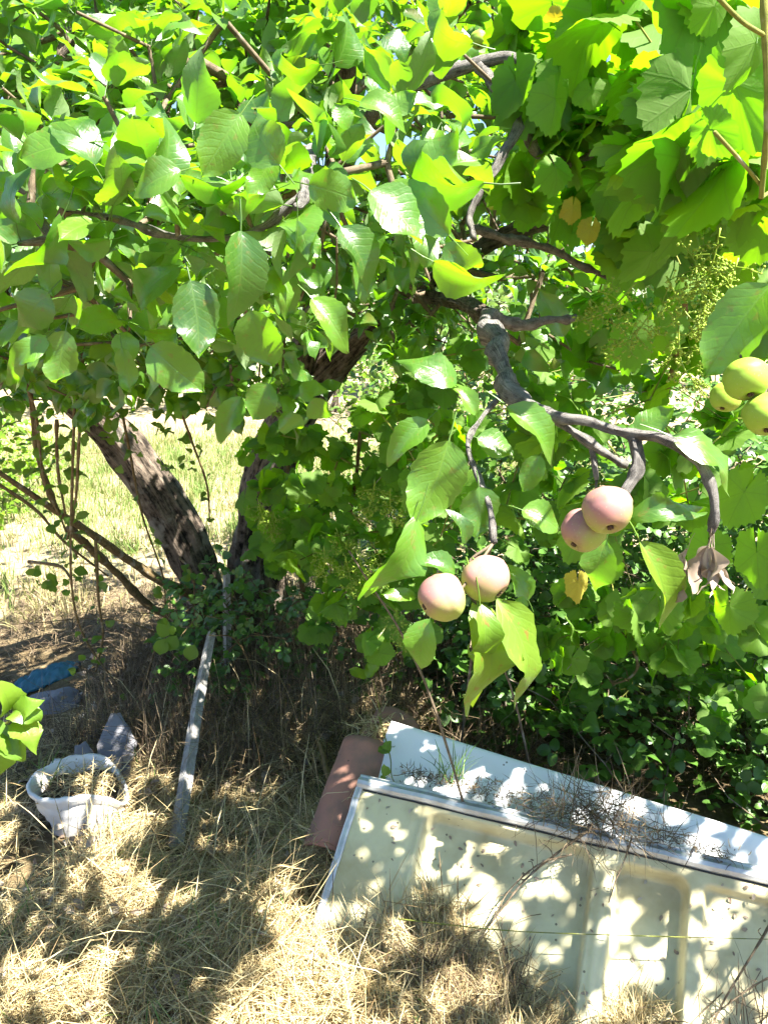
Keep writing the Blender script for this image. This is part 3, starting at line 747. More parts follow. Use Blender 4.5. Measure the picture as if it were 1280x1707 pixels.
# ------------------------------------------------------------------ apples
def apple_mesh(r, mat, seed):
    n, s = 22, 28; V = []
    for i in range(n + 1):
        ph = math.pi * i / n
        for j in range(s):
            th = 2 * math.pi * j / s
            rr = r * (math.sin(ph) ** 0.92) * (1 + 0.03 * math.cos(5 * th) * (1 + math.cos(ph)) * 0.5 + 0.07 * noise.noise(Vector((math.cos(th) * 1.3, math.sin(th) * 1.3, ph + seed))))
            z = r * 0.92 * math.cos(ph) * (1 + .10 * math.cos(th + seed) * math.sin(ph)) - r * 0.30 * math.exp(-(math.sin(ph) / 0.22) ** 2) * (1 if ph < 1.57 else -0.9)
            if ph > 1.57: rr *= 0.96
            V.append((rr * math.cos(th), rr * math.sin(th), z))
    F = []
    for i in range(n):
        for j in range(s):
            F.append((i * s + j, (i + 1) * s + j, (i + 1) * s + (j + 1) % s, i * s + (j + 1) % s))
    return mesh_np('flesh', V, F, mat)
def apple(a, b_, d, wpx, axis, blush, mat, label, group, seed, tip=None):
    p = P(a, b_, d); r = wpx / FPX * np.linalg.norm(p - CAM) * 0.5
    t = thing('apple', label, 'apple', p, group)
    z = unit(np.array(axis, float)); x = unit(np.array(blush, float) - z * (z @ np.array(blush, float))); y = np.cross(z, x)
    M = Matrix(np.vstack([np.column_stack([x, y, z, np.zeros(3)]), [0, 0, 0, 1]]).tolist())
    o = bpy.data.objects.new('flesh', apple_mesh(r, mat, seed)); C.objects.link(o); o.parent = t; o.matrix_basis = M
    ps = []
    for k in range(6):
        an = k * 1.047; c, s_ = math.cos(an), math.sin(an)
        q = np.array([[c * .03, s_ * .03, -.70], [c * .08, s_ * .08, -.76], [c * .11, s_ * .11, -.82], [c * .07 + .03 * s_, s_ * .07, -.87]]) * r
        ps.append(tube_arr(q, np.array([.045, .05, .04, .012]) * r, 5))
    V, F, U, R = join_arr(ps)
    fl = o; o = bpy.data.objects.new('calyx', mesh_np('calyx', V, F, M_CALYX, U)); C.objects.link(o); o.parent = fl
    end = np.array([.1, .05, 1.35]) * r if tip is None else np.array(M.to_3x3().transposed() @ Vector(P(*tip) - p))
    q = catmull(np.array([[0, 0, .66 * r], [.02 * r, 0, 1.0 * r], end]), 5)
    V, F, U = tube_arr(q, np.linspace(.055, .07, len(q)) * r * 0.9, 6)
    o = bpy.data.objects.new('stem', mesh_np('stem', V, F, M_TWIG, U)); C.objects.link(o); o.parent = t; o.matrix_basis = M
apple(737, 996, .68, 84, (.80, .25, .35), (-.2, -.3, 1), M_APPLE_P, 'pink apple in front, lower left of the pair above the long hanging leaves', 'pink apples', 1, (822, 905, .72))
apple(810, 964, .70, 82, (-.55, .5, .55), (0, -.2, 1), M_APPLE_P, 'pink apple in front, upper right of the pair above the long hanging leaves', 'pink apples', 2, (824, 905, .72))
apple(1011, 849, .69, 82, (-.05, .62, .75), (-.2, -.2, 1), M_APPLE_P, 'pink apple with calyx facing out, right one of the pair beside the withered leaf', 'pink apples', 3, (1040, 828, .70))
apple(971, 884, .715, 74, (.5, .4, .6), (-.8, -.2, .6), M_APPLE_P, 'half shaded pink apple tucked behind another one beside the withered leaf', 'pink apples', 4, (994, 800, .745))
apple(1243, 631, .80, 68, (-.1, .5, .8), (1, 0, .3), M_APPLE_G, 'upper green apple of the cluster under a dark leaf at the right edge', 'green apples', 5)
apple(1276, 690, .79, 68, (.1, .5, .8), (1, 0, .3), M_APPLE_G, 'lowest green apple of the cluster cut off by the right edge', 'green apples', 6)
apple(1208, 662, .86, 48, (.3, .4, .8), (1, 0, .3), M_APPLE_G, 'small green apple half hidden behind the other two at the right edge', 'green apples', 7)
apple(845, 304, 1.5, 30, (0, .3, .9), (1, 0, .3), M_APPLE_G, 'small green apple hanging beside the bare grey twig, upper of two', 'green apples', 8)
apple(825, 335, 1.45, 29, (0, .3, .9), (1, 0, .3), M_APPLE_G, 'small green apple hanging beside the bare grey twig, lower of two', 'green apples', 9)
apple(870, 48, 1.55, 28, (0, .3, .9), (1, 0, .3), M_APPLE_G, 'small green apple at the top above the arching branch end', 'green apples', 10)
apple(798, 66, 1.6, 26, (0, .3, .9), (1, 0, .3), M_APPLE_G, 'small green apple at the top above the arching branch middle', 'green apples', 11)

# ------------------------------------------------------------------ grape vines
def flower_cluster(seed):
    rs = random.Random(seed); st, balls = [], []
    main = catmull([np.array([0, 0, 0]), np.array([.01, 0, -.05]), np.array([-.005, 0.01, -.10])], 5)
    st.append(tube_arr(main, np.linspace(.0014, .0007, len(main)), 4))
    for k in range(16):
        t = 0.15 + 0.85 * k / 16; a = main[int(t * (len(main) - 1))]; L = 0.045 * (1 - 0.65 * t)
        an = k * 2.4; d = unit([math.cos(an), math.sin(an), -.25 + rs.uniform(-.3, .4)])
        e = a + d * L
        st.append(tube_arr(np.array([a, a + d * L * .5 + np.array([0, 0, .002]), e]), [.0007, .0006, .0005], 3))
        for q in range(7):
            f = a + d * L * rs.uniform(.35, 1.0); g = f + unit([rs.uniform(-1, 1), rs.uniform(-1, 1), rs.uniform(-1, 1)]) * rs.uniform(.006, .012)
            st.append(tube_arr(np.array([f, .5 * (f + g), g]), [.0004] * 3, 3))
            r = rs.uniform(.0014, .0024); w = 6
            V = [];
            for i in range(5):
                ph = math.pi * (i + 0.02) / 4.04
                for j in range(w): V.append(g + r * np.array([math.sin(ph) * math.cos(j * 1.047), math.sin(ph) * math.sin(j * 1.047), math.cos(ph)]))
            F = [(i * w + j, (i + 1) * w + j, (i + 1) * w + (j + 1) % w, i * w + (j + 1) % w) for i in range(4) for j in range(w)]
            balls.append((np.array(V), np.array(F), np.zeros((len(V), 2))))
    V, F, U, R = join_arr(st + balls)
    return mesh_np('flower_cluster', V, F, M_FLOWER, U, R)
FC = [flower_cluster(i) for i in range(3)]
def put_clusters(par, spots, s0=1.0):
    for k, (a, b_, d, s, rx, ry) in enumerate(spots):
        o = bpy.data.objects.new('flower_cluster', FC[k % 3]); C.objects.link(o); o.parent = par
        o.location = Vector(P(a, b_, d)) - par.location; o.rotation_euler = (rx, ry, k * 1.9); o.scale = (s * s0,) * 3

def vine_leaves(L, c, out, n, l0, l1, up=0.6):
    for k in range(n):
        d = unit(unit(out) * 0.5 + rng.normal(size=3) * 0.55 + np.array([0, 0, -0.45])); l = rng.uniform(l0, l1)
        L.add(c + unit(rng.normal(size=3)) * 0.03, d, np.array([0, 0, up]) + rng.normal(size=3) * 0.42 + TOSUN * 0.3 + np.array([0, -0.35 if c[2] < 1.45 else .12, 0]), l, rng.uniform(.9, 1.1))
vine = thing('grape_vine', 'grape vine with large backlit yellow green leaves hanging along the right side', 'vine', (1.75, 2.45, 0))
VS = Skeleton()
vlimbs = [[(1.75, 2.45, 0), (1.70, 2.3, .6), (1.55, 2.0, 1.2), (1.35, 1.7, 1.75), (1.2, 1.5, 2.3), (.9, 1.5, 2.55), (.4, 1.6, 2.6)],
          [tuple(P(1272, -40, .62)), tuple(P(1275, 60, .62)), tuple(P(1278, 200, .63)), tuple(P(1268, 330, .66))],
          [tuple(P(1420, 420, 1.6)), tuple(P(1180, 440, 1.45)), tuple(P(1120, 400, 1.4)), tuple(P(1085, 340, 1.38)), tuple(P(1095, 280, 1.35)), tuple(P(1030, 215, 1.32))],
          [tuple(P(1100, 700, 1.9)), tuple(P(1140, 520, 1.5)), tuple(P(1120, 420, 1.35)), tuple(P(1085, 320, 1.3))]]
vr = [np.linspace(.03, .008, 7), np.linspace(.0025, .0022, 4), np.array([.014, .013, .012, .011, .009, .006]), np.linspace(.006, .004, 4)]
for q, r in zip(vlimbs, vr):
    cp = catmull(np.array(q), 8); rr = np.interp(np.linspace(0, 1, len(cp)), np.linspace(0, 1, len(r)), r)
    build('stem', [tube_arr(cp, rr, 9, 0.2, 0, seed=r[0] * 100, knots=.3)], M_SHOOT if r[0] > .005 else M_VINE, vine)
    VS.limb(cp[::3])
build('stem', [tube_arr(catmull([P(1195, -5, .6), P(1235, 35, .61), P(1275, 60, .62)], 5), np.full(11, .0016), 6)], M_VINE, vine)
build('stem', [tube_arr(catmull([P(1190, 220, .62), P(1240, 275, .64), P(1268, 310, .66)], 5), np.full(11, .0015), 6)], M_VINE, vine)
VL = Leaves()
VT = px_zone(34, 880, 1060, -40, 330, 1.2, 1.8) + px_zone(52, 1020, 1330, -40, 360, .75, 1.5) + px_zone(30, 980, 1330, 330, 560, 1.25, 2.0) + px_zone(46, 900, 1340, 520, 1020, 1.5, 2.3) + px_zone(18, 1000, 1330, 900, 1080, 1.6, 2.2) + px_zone(26, 880, 1320, 1000, 1180, 1.9, 2.4)
VT += [np.array([rng.uniform(1.1, 2.3), rng.uniform(1.25, 2.8), 0]) for _ in range(35)]
for k in range(len(VT) - 35, len(VT)): VT[k][2] = 1.75 + 0.37 * VT[k][1] + rng.uniform(.05, .5)
for ti, node in VS.grow(VT, sag=-0.05):
    c = VS.pos[node]; vine_leaves(VL, c, c - VS.pos[VS.par[node]], rng.randint(3, 7), .035, .07)
VS.twig_obj('tendrils', M_VINE, vine, base=.0009, k=.0003, cap=.0018)
GH = [  # stalk joint, tip, width, distance, facing, shape code
 ((1190, 10), (1140, 75), 120, .72, (.7, -.5, .3), 1), ((1262, 70), (1195, 200), 170, .66, (.5, -.6, .2), 3), ((1225, 140), (1280, 320), 170, .70, (.7, -.5, .1), 2), ((1150, 150), (1120, 330), 120, .78, (.6, -.4, .5), 4),
 ((1190, 225), (1160, 305), 90, .72, (.5, .9, 0), 5), ((1185, 215), (1235, 290), 80, .68, (.6, -.6, .3), 1), ((960, 60), (955, 120), 110, 1.0, (.5, .6, 0), 3), ((930, 120), (935, 200), 110, 1.02, (.7, -.4, .2), 2),
 ((985, 150), (990, 200), 110, 1.0, (.6, -.5, .2), 1), ((925, 165), (915, 260), 110, .98, (.6, -.3, .3), 4), ((925, 280), (940, 345), 110, 1.05, (.5, .7, .2), 6), ((1090, 420), (1010, 500), 150, 1.15, (.7, -.3, .3), 3),
 ((1160, 350), (1130, 430), 130, 1.1, (.7, -.4, .2), 2), ((1050, 560), (1030, 660), 120, 1.25, (.8, -.1, -.3), 1), ((1100, 545), (1130, 620), 120, 1.3, (.8, 0, -.3), 4), ((1240, 820), (1190, 910), 130, 1.25, (.8, 0, -.2), 1),
 ((1180, 910), (1172, 990), 120, 1.3, (.8, .1, -.3), 2), ((1260, 920), (1265, 1020), 130, 1.2, (.8, .1, -.3), 3), ((1100, 1010), (1110, 1090), 100, 1.5, (.8, .1, -.3), 5), ((1215, 1010), (1215, 1090), 110, 1.4, (.7, -.2, -.3), 4),
 ((1230, 420), (1290, 440), 130, 1.0, (.6, -.4, .2), 2), ((1010, 330), (1035, 390), 80, 1.2, (.7, -.3, .2), 3), ((1060, 350), (1070, 400), 80, 1.25, (.7, -.4, .2), 4), ((560, 870), (580, 960), 120, 2.0, (.8, .2, -.2), 2), ((960, 900), (930, 960), 110, 1.4, (.8, .1, -.3), 3), ((1000, 930), (1010, 1010), 120, 1.45, (.8, 0, -.3), 1)]
GY = [((1065, 118), (1015, 122), 60, 1.0, (.5, -.6, .2), 2), ((925, 30), (895, 35), 44, 1.1, (.5, -.6, .2), 3), ((925, 165), (905, 195), 60, 1.1, (.6, -.4, .3), 1), ((985, 380), (975, 425), 60, 1.2, (.8, -.2, .2), 3),
      ((955, 345), (950, 390), 56, 1.2, (.8, -.2, .2), 4), ((963, 972), (966, 1028), 46, .9, (.8, .2, .2), 2)]
def hero_grape(L, rec, code):
    (b0, t0, wpx, d, fc, var) = rec
    pb = P(*b0, d); pt = P(*t0, d); l = np.linalg.norm(pt - pb) * 1.05; dist = np.linalg.norm(pb - CAM)
    w = (wpx / FPX * dist) / (1.7 * l); l *= .62
    L.add(pb, pt - pb, facing(pb, *fc), l, min(max(w, .7), 1.35), code)
for r in GH[:23] + GH[24:]: hero_grape(VL, r, r[5])
for r in GY: hero_grape(VL, r, 100 + r[5])
emit(vine, VL, T_GRAPE_HI, T_GRAPE_LO, M_GRAPE, altmats=[M_GRAPE_Y])
put_clusters(vine, [(1060, 470, .98, 1.0, .3, .9), (1110, 460, .95, 1.1, -.4, .6), (1160, 430, .95, 1.1, .5, -.5), (1200, 380, .92, 1.0, .2, .4), (1180, 500, .97, 1.1, -.3, -.4), (1130, 540, 1.0, 1.1, .2, .3), (1230, 430, .95, 1.1, -.2, .3), (1085, 520, 1.0, .9, .4, .7)], .9)

vine2_base = P(520, 1120, 3.1); vine2_base[2] = 0
vine2 = thing('grape_vine', 'grape vine with flower clusters climbing between the dark trunk and the apples', 'vine', vine2_base)
V2 = Skeleton()
for q in ([(520, 1120, 3.1), (560, 950, 2.8), (590, 820, 2.6), (600, 720, 2.5)], [(530, 1110, 3.1), (490, 900, 2.9), (480, 780, 2.8), (500, 740, 2.75)]):
    cp = catmull(np.array([P(*t) for t in q]), 7); build('stem', [tube_arr(cp, np.linspace(.011, .005, len(cp)), 8, .2, knots=.3)], M_SHOOT, vine2); V2.limb(cp[::3])
V2L = Leaves()
V2T = px_zone(40, 500, 690, 800, 1040, 2.0, 2.7) + px_zone(52, 410, 560, 700, 950, 2.4, 3.0) + px_zone(22, 560, 760, 720, 900, 2.1, 2.7) + px_zone(6, 600, 720, 960, 1080, 2.0, 2.5) + px_zone(34, 620, 960, 560, 760, 1.7, 2.7) + px_zone(14, 700, 1000, 760, 960, 1.7, 2.5)
for ti, node in V2.grow(V2T, sag=0):
    c = V2.pos[node]; vine_leaves(V2L, c, c - V2.pos[V2.par[node]], rng.randint(3, 6), .032, .062)
V2.twig_obj('tendrils', M_VINE, vine2, base=.0012, k=.0006, cap=.004)
emit(vine2, V2L, T_GRAPE_HI, T_GRAPE_LO, M_GRAPE)
put_clusters(vine2, [(540, 910, 2.0, 1.2, .2, .2), (575, 925, 2.0, 1.2, -.2, .3), (600, 900, 2.0, 1.2, .3, 0), (620, 920, 1.95, 1.1, 0, -.3), (625, 800, 1.95, 1.2, .2, .1), (650, 815, 1.95, 1.2, -.3, .3), (430, 830, 2.4, 1.3, .2, .2), (445, 850, 2.4, 1.2, .1, -.3), (660, 1020, 1.9, 1.1, .5, .6), (560, 880, 2.05, 1.2, .2, .6)])

# ------------------------------------------------------------------ bramble thicket, sunlit bushes, far trees
def thicket(name, label, cat, box, n, l0, l1, mat, canes, seedpts, limit=300, group=None, hi=T_BR_HI, lo=T_BR, dens=None, canemat=None):
    (x0, x1, y0, y1, z0, z1) = box
    t = thing(name, label, cat, ((x0 + x1) / 2, (y0 + y1) / 2, 0), group)
    S = Skeleton()
    for _ in range(canes):
        bx, by = rng.uniform(x0, x1), rng.uniform(y0, y1)
        e = np.array([bx + rng.normal() * .3, by + rng.normal() * .2 - .15, rng.uniform(.5, 1) * z1])
        S.limb(catmull([np.array([bx, by, 0]), np.array([bx, by, 0]) * .5 + e * .5 + np.array([0, 0, .15]), e], 5))
    fx = [i for i in range(len(S.pos))]
    ps = []
    cur = []
    for i in fx:
        if S.par[i] < 0 and cur: ps.append(cur); cur = []
        cur.append(S.pos[i])
    ps.append(cur)
    for c in ps: build('cane', [tube_arr(np.array(c), np.linspace(.004, .002, len(c)) * (z1 ** .5), 5, .3, knots=.4)], canemat or M_SHOOT, t)
    pts = []
    while len(pts) < seedpts:
        q = np.array([rng.uniform(x0, x1), rng.uniform(y0, y1), rng.uniform(z0, z1)])
        if dens is None or rng.rand() < dens(q): pts.append(q)
    L = Leaves()
    gr = S.grow(pts, step=.12, sag=.05)
    per = max(1, n // seedpts)
    for ti, node in gr:
        c = S.pos[node]
        for k in range(per):
            d = unit(rng.normal(size=3) * np.array([1, 1, .5]) + np.array([0, -.3, -.1])); q = c + rng.normal(size=3) * 0.055 * (z1 ** .5)
            L.add(q, d, np.array([0, -.25, .8]) + rng.normal(size=3) * .4, rng.uniform(l0, l1), rng.uniform(.9, 1.1))
    S.twig_obj('stems', canemat or M_SHOOT, t, base=.0012, k=.0004, cap=.004)
    emit(t, L, hi, lo, mat, limit)
    return t
def dA(q):   # open towards the path on the left, higher to the right
    if q[1] < 2.47 - .53 * q[0] or (q[1] < 2.6 - .3 * q[0] and q[2] > .5): return 0.0
    return 1.0 if q[2] < 0.62 + 0.5 * max(0, q[0]) else 0.25
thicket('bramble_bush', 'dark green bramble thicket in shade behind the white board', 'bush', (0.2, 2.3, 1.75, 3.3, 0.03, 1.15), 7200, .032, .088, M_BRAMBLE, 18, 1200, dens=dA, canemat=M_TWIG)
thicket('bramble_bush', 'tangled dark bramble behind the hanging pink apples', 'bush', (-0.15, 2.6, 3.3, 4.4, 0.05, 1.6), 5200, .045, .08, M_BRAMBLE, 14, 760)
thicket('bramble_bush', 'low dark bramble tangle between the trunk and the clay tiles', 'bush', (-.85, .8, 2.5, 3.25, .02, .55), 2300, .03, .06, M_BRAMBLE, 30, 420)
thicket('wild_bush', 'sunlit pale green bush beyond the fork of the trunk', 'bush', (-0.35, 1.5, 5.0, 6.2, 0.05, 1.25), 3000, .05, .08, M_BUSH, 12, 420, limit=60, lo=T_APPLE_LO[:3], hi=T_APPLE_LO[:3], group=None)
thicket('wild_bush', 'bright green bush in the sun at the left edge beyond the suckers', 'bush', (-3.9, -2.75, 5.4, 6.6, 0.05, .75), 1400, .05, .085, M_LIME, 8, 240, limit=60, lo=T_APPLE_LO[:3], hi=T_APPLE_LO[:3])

def far_tree(label, x, y, h, w, n, seed):
    rs = np.random.RandomState(seed)
    t = thing('far_tree', label, 'tree', (x, y, 0), 'trees across the field')
    tr = catmull([np.array([x, y, -.1]), np.array([x + .1, y, h * .3]), np.array([x, y, h * .75])], 6)
    build('trunk', [tube_arr(tr, np.linspace(h * .035, h * .01, len(tr)), 9, .2)], M_TRUNK, t)
    L = Leaves()
    for c in range(26):
        a = unit(rs.normal(size=3)) * rs.rand() ** .4; cc = np.array([x, y, h * .58]) + a * np.array([w * .5, w * .5, h * .36])
        build('limb', [tube_arr(np.array([tr[6], .5 * (tr[6] + cc) + np.array([0, 0, h * .02]), cc]), [h * .012, h * .008, h * .003], 5)], M_TRUNK, t)
        for k in range(n // 26):
            q = cc + rs.normal(size=3) * np.array([w, w, h]) * .085
            L.add(q, rs.normal(size=3), rs.normal(size=3) * .6 + np.array([0, 0, .8]), rs.uniform(.16, .3) * h / 5, 1.2)
    emit(t, L, T_APPLE_LO, [ovate(2, 2, .38, .4, .2, 0, petiole=0)], M_FAR, 0, mass='crown')
for q in [('low grey green bush across the field left of the leaning trunk', -6.2, 13, 2.0, 3.6, 11), ('low bush across the field seen between the trunk and the suckers', -3.6, 14, 2.2, 3.8, 12), ('low bush across the field just right of the leaning trunk', -.9, 13.5, 1.9, 3.4, 13), ('low bush across the field behind the hanging bough', 2.4, 13, 2.0, 3.6, 14)]: far_tree(q[0], q[1], q[2], q[3], q[4], 2000, q[5])
far_tree('grey green tree far off seen through the gap in the branches', 1.6, 17, 4.4, 4.5, 2600, 1)
far_tree('dark tree across the field behind the leaning trunk', -5.5, 22, 5.5, 6, 2600, 2)
far_tree('rounded tree across the field at the far right', 8.5, 19, 5.0, 6, 2600, 3)
far_tree('tree across the field at the far left', -13, 20, 5.5, 6.5, 2600, 4)

# thin wild shoots hanging and climbing at the left
shoots = thing('climbing_vine', 'thin brown climbing shoots with small round leaves left of the trunk', 'vine', P(200, 1180, 2.75) * np.array([1, 1, 0]))
SL = Leaves()
for q in ([(128, 560, 2.2), (124, 700, 2.25), (120, 840, 2.3), (119, 960, 2.35), (132, 1040, 2.45), (165, 1100, 2.6), (228, 1180, 2.75)], [(140, 560, 2.2), (133, 720, 2.25), (126, 840, 2.3), (112, 900, 2.34)],
          [(195, 640, 2.4), (218, 760, 2.5), (238, 860, 2.6), (272, 960, 2.8), (276, 1010, 2.9)], [(285, 640, 2.4), (318, 730, 2.5), (345, 808, 2.6), (350, 870, 2.8)], [(48, 936, 2.5), (100, 944, 2.45), (119, 965, 2.36)],
          [(60, 700, 2.4), (75, 800, 2.45), (100, 860, 2.5), (130, 930, 2.5)], [(160, 900, 2.5), (165, 1000, 2.55), (172, 1060, 2.6), (160, 1120, 2.65)], [(95, 700, 2.3), (97, 780, 2.35), (110, 860, 2.4)], [(30, 600, 2.1), (60, 690, 2.2), (70, 780, 2.3)], [(-20, 795, 2.3), (60, 850, 2.4), (110, 905, 2.45), (180, 960, 2.6)],
          [(300, 930, 2.9), (322, 960, 2.85), (325, 1040, 2.85)], [(230, 1180, 2.75), (260, 1080, 2.7), (285, 1020, 2.7)]):
    cp = catmull(np.array([P(*t) for t in q]), 8)
    build('shoot', [tube_arr(cp, np.linspace(.0058, .003, len(cp)) * rng.uniform(.7, 1.1), 6, .25, knots=.35)], M_SHOOT, shoots)
    for k in range(3, len(cp), 2):
        if rng.rand() < .75:
            d = unit(rng.normal(size=3) + np.array([0, 0, -.2]))
            SL.add(cp[k] + d * .012, d, rng.normal(size=3) * .5 + np.array([0, -.3, .8]), rng.uniform(.025, .05), 1.25)
for a, b_, d in [(70, 960, 2.2), (78, 980, 2.2), (98, 965, 2.2), (100, 990, 2.2), (62, 975, 2.2), (130, 1110, 2.3), (290, 1050, 2.3)]:
    for k in range(2): SL.add(P(a + rng.normal() * 8, b_ + rng.normal() * 8, d), unit(rng.normal(size=3)), facing(P(a, b_, d), .7, .5, 0), .035, 1.25)
for a, b_ in [(280, 1035), (275, 1065), (295, 1060), (325, 1075)]: SL.add(P(a, b_, 2.4), (rng.normal() * .3, 0, -1), facing(P(a, b_, 2.4), .8, .3, 0), .07, 1.3)
for a, b_ in rng.uniform((0, 610), (330, 790), (110, 2)): SL.add(P(a, b_, rng.uniform(2.1, 2.6)), unit(rng.normal(size=3)), (rng.normal() * .4, -.3, .8), rng.uniform(.03, .055), 1.25)
emit(shoots, SL, [T_APPLE_LO[i] for i in range(5)], T_APPLE_LO, M_BUSH)

# ------------------------------------------------------------------ junk: liner, board, tiles, bucket, slab, sheet, stakes, sticks
UU = np.array([0.93715, -0.34835, -0.02003]); VV = np.array([-0.28646, -0.73534, -0.61418]); NN = np.array([-0.19922, -0.58131, 0.78892])
TL = np.array([-0.0648, 1.856, 0.30])
def L2W(u, v, w): return TL + np.multiply.outer(u, UU) + np.multiply.outer(v, VV) + np.multiply.outer(w, NN)
liner = thing('moulded_liner', 'long cream moulded plastic door liner leaning in the straw', 'panel', TL + VV * .48)
def rbox(u, v, u0, u1, v0, v1, r):
    cx, cy = (u0 + u1) / 2, (v0 + v1) / 2
    dx = np.abs(u - cx) - (u1 - u0) / 2 + r; dy = np.abs(v - cy) - (v1 - v0) / 2 + r
    return np.hypot(np.maximum(dx, 0), np.maximum(dy, 0)) + np.minimum(np.maximum(dx, dy), 0) - r
def sm(x): x = np.clip(x, 0, 1); return x * x * (3 - 2 * x)
LW, LH = 1.36, 0.50
REC = [(.195, .625, .030, .49, .045, .050), (.668, .838, .040, .48, .035, .060), (.862, 1.30, .045, .48, .02, .022)]
def liner_w(u, v):
    w = np.zeros_like(u)
    for u0, u1, v0, v1, r, dp in REC:
        d = rbox(u, v, u0, u1, v0, v1, r)
        w = w - dp * sm(-d / 0.014)
    w = w - 0.004 * sm((0.012 - np.abs(u - .178)) / .006)          # a groove beside the flange
    w = w + 0.004 * sm((0.010 - np.abs(u - .646)) / .006)
    w = w - 0.02 * sm((0.02 - v) / 0.008) * 0
    w = w + 0.0018 * np.sin(u * 9 + v * 4) + 0.001 * np.sin(v * 21 + u * 3)
    return w
nu, nv = 300, 120
ug, vg = np.meshgrid(np.linspace(0.012, LW, nu), np.linspace(0.012, LH, nv), indexing='ij')
Vl = L2W(ug, vg, liner_w(ug, vg)).reshape(-1, 3)
ii = np.arange(nu * nv).reshape(nu, nv)
Fl = np.stack([ii[:-1, :-1], ii[:-1, 1:], ii[1:, 1:], ii[1:, :-1]], -1).reshape(-1, 4)
lm = obj('moulding', mesh_np('moulding', Vl, Fl, M_CREAM), liner)
sd = lm.modifiers.new('thickness', 'SOLIDIFY'); sd.thickness = 0.004; sd.offset = -1
def profile_bar(name, pts, prof, mat, par, up):
    """sweeps a flat 2-D profile (across, out) along a straight bar"""
    a, b_ = np.array(pts[0]), np.array(pts[1]); t = unit(b_ - a); up = unit(np.array(up) - t * (t @ np.array(up))); s = np.cross(t, up)
    V = []; n = 14; prof = np.array(prof)
    for i in range(n + 1):
        c = a + (b_ - a) * i / n + up * 0.0015 * math.sin(i * 1.7) + s * 0.001 * math.sin(i * 2.3)
        for q in prof: V.append(c + s * q[0] + up * q[1])
    m_ = len(prof); F = [(i * m_ + j, i * m_ + (j + 1) % m_, (i + 1) * m_ + (j + 1) % m_, (i + 1) * m_ + j) for i in range(n) for j in range(m_)]
    if m_ % 2 == 0:
        for base in (0, n * m_):
            for j in range(1, m_ - 2, 2): F.append((base, base + j, base + j + 1, base + j + 2))
    return obj(name, mesh_np(name, V, F, mat, smooth=False), par)
rail = [(-.024, -.02), (.014, -.02), (.014, .004), (.010, .010), (.004, .010), (.002, .014), (-.006, .020), (-.016, .019), (-.023, .012), (-.024, .0)]
top_rail = profile_bar('top_rail', (L2W(0.0, -0.004, 0), L2W(LW, -0.004, 0)), [(-a, b_) for a, b_ in rail], M_ALU, liner, NN)
side = [(-.010, -.03), (.008, -.03), (.008, .005), (.003, .009), (-.006, .009), (-.010, .004)]
profile_bar('side_rail', (L2W(0.004, 0.018, 0), L2W(0.004, LH, 0)), side, M_ALU, liner, NN)
profile_bar('gasket', (L2W(0.017, 0.020, .002), L2W(LW, 0.020, .002)), [(-.003, -.003), (.003, -.003), (.003, .003), (-.003, .003)], M_GASKET, top_rail, NN).location = (0, 0, 0)
profile_bar('side_rail', (L2W(LW + .004, 0.018, 0), L2W(LW + .004, LH, 0)), side, M_ALU, liner, NN)

# white board behind it
def on_plane(px, py, w):
    """where the view line meets a plane parallel to the liner, w in front of it"""
    q = P(px, py, 1.0) - CAM; return CAM + q * (((TL + NN * w - CAM) @ NN) / (q @ NN))
BT = on_plane(655, 1203, -.092); BE = on_plane(1280, 1396, -.092)
bu = unit(BE - BT); bn = NN; bv = np.cross(bu, bn); bv = bv if bv[2] < 0 else -bv
def slab_mesh(o0, u, v, n, lu, lv, th, r=0.012, nu=24, nv=10, warp=0.003, seed=0):
    V = []; F = []
    us = np.concatenate([[0, r * .3, r], np.linspace(r * 2, lu - r * 2, nu), [lu - r, lu - r * .3, lu]]); vs = np.concatenate([[0, r * .3, r], np.linspace(r * 2, lv - r * 2, nv), [lv - r, lv - r * .3, lv]])
    def ed(x, l): q = min(x, l - x); return -r * (1 - math.sqrt(max(0, 1 - (1 - min(q / r, 1)) ** 2)))
    for sgn in (1, -1):
        for a in us:
            for b_ in vs:
                h = th / 2 + min(ed(a, lu), ed(b_, lv)) if True else 0
                V.append(o0 + u * a + v * b_ + n * (sgn * max(h, th * .1) + warp * noise.noise(Vector((a * 4 + seed, b_ * 4, 0)))))
    A, B = len(us), len(vs); i = np.arange(A * B).reshape(A, B)
    f1 = np.stack([i[:-1, :-1], i[:-1, 1:], i[1:, 1:], i[1:, :-1]], -1).reshape(-1, 4); f2 = f1[:, ::-1] + A * B
    per = np.concatenate([i[0, :], i[1:, -1], i[-1, -2::-1], i[-2:0:-1, 0]]); q = np.roll(per, -1)
    f3 = np.stack([per, per + A * B, q + A * B, q], -1)
    return np.array(V), np.vstack([f1, f2, f3[:, ::-1]])
Vb, Fb = slab_mesh(BT - bu * .004, bu, bv, bn, 1.36, .42, .03)
o = obj('white_board', mesh_np('white_board', Vb, Fb, M_WHITEP)); tag(o, 'smooth white enamelled board lying behind the cream liner', 'board')

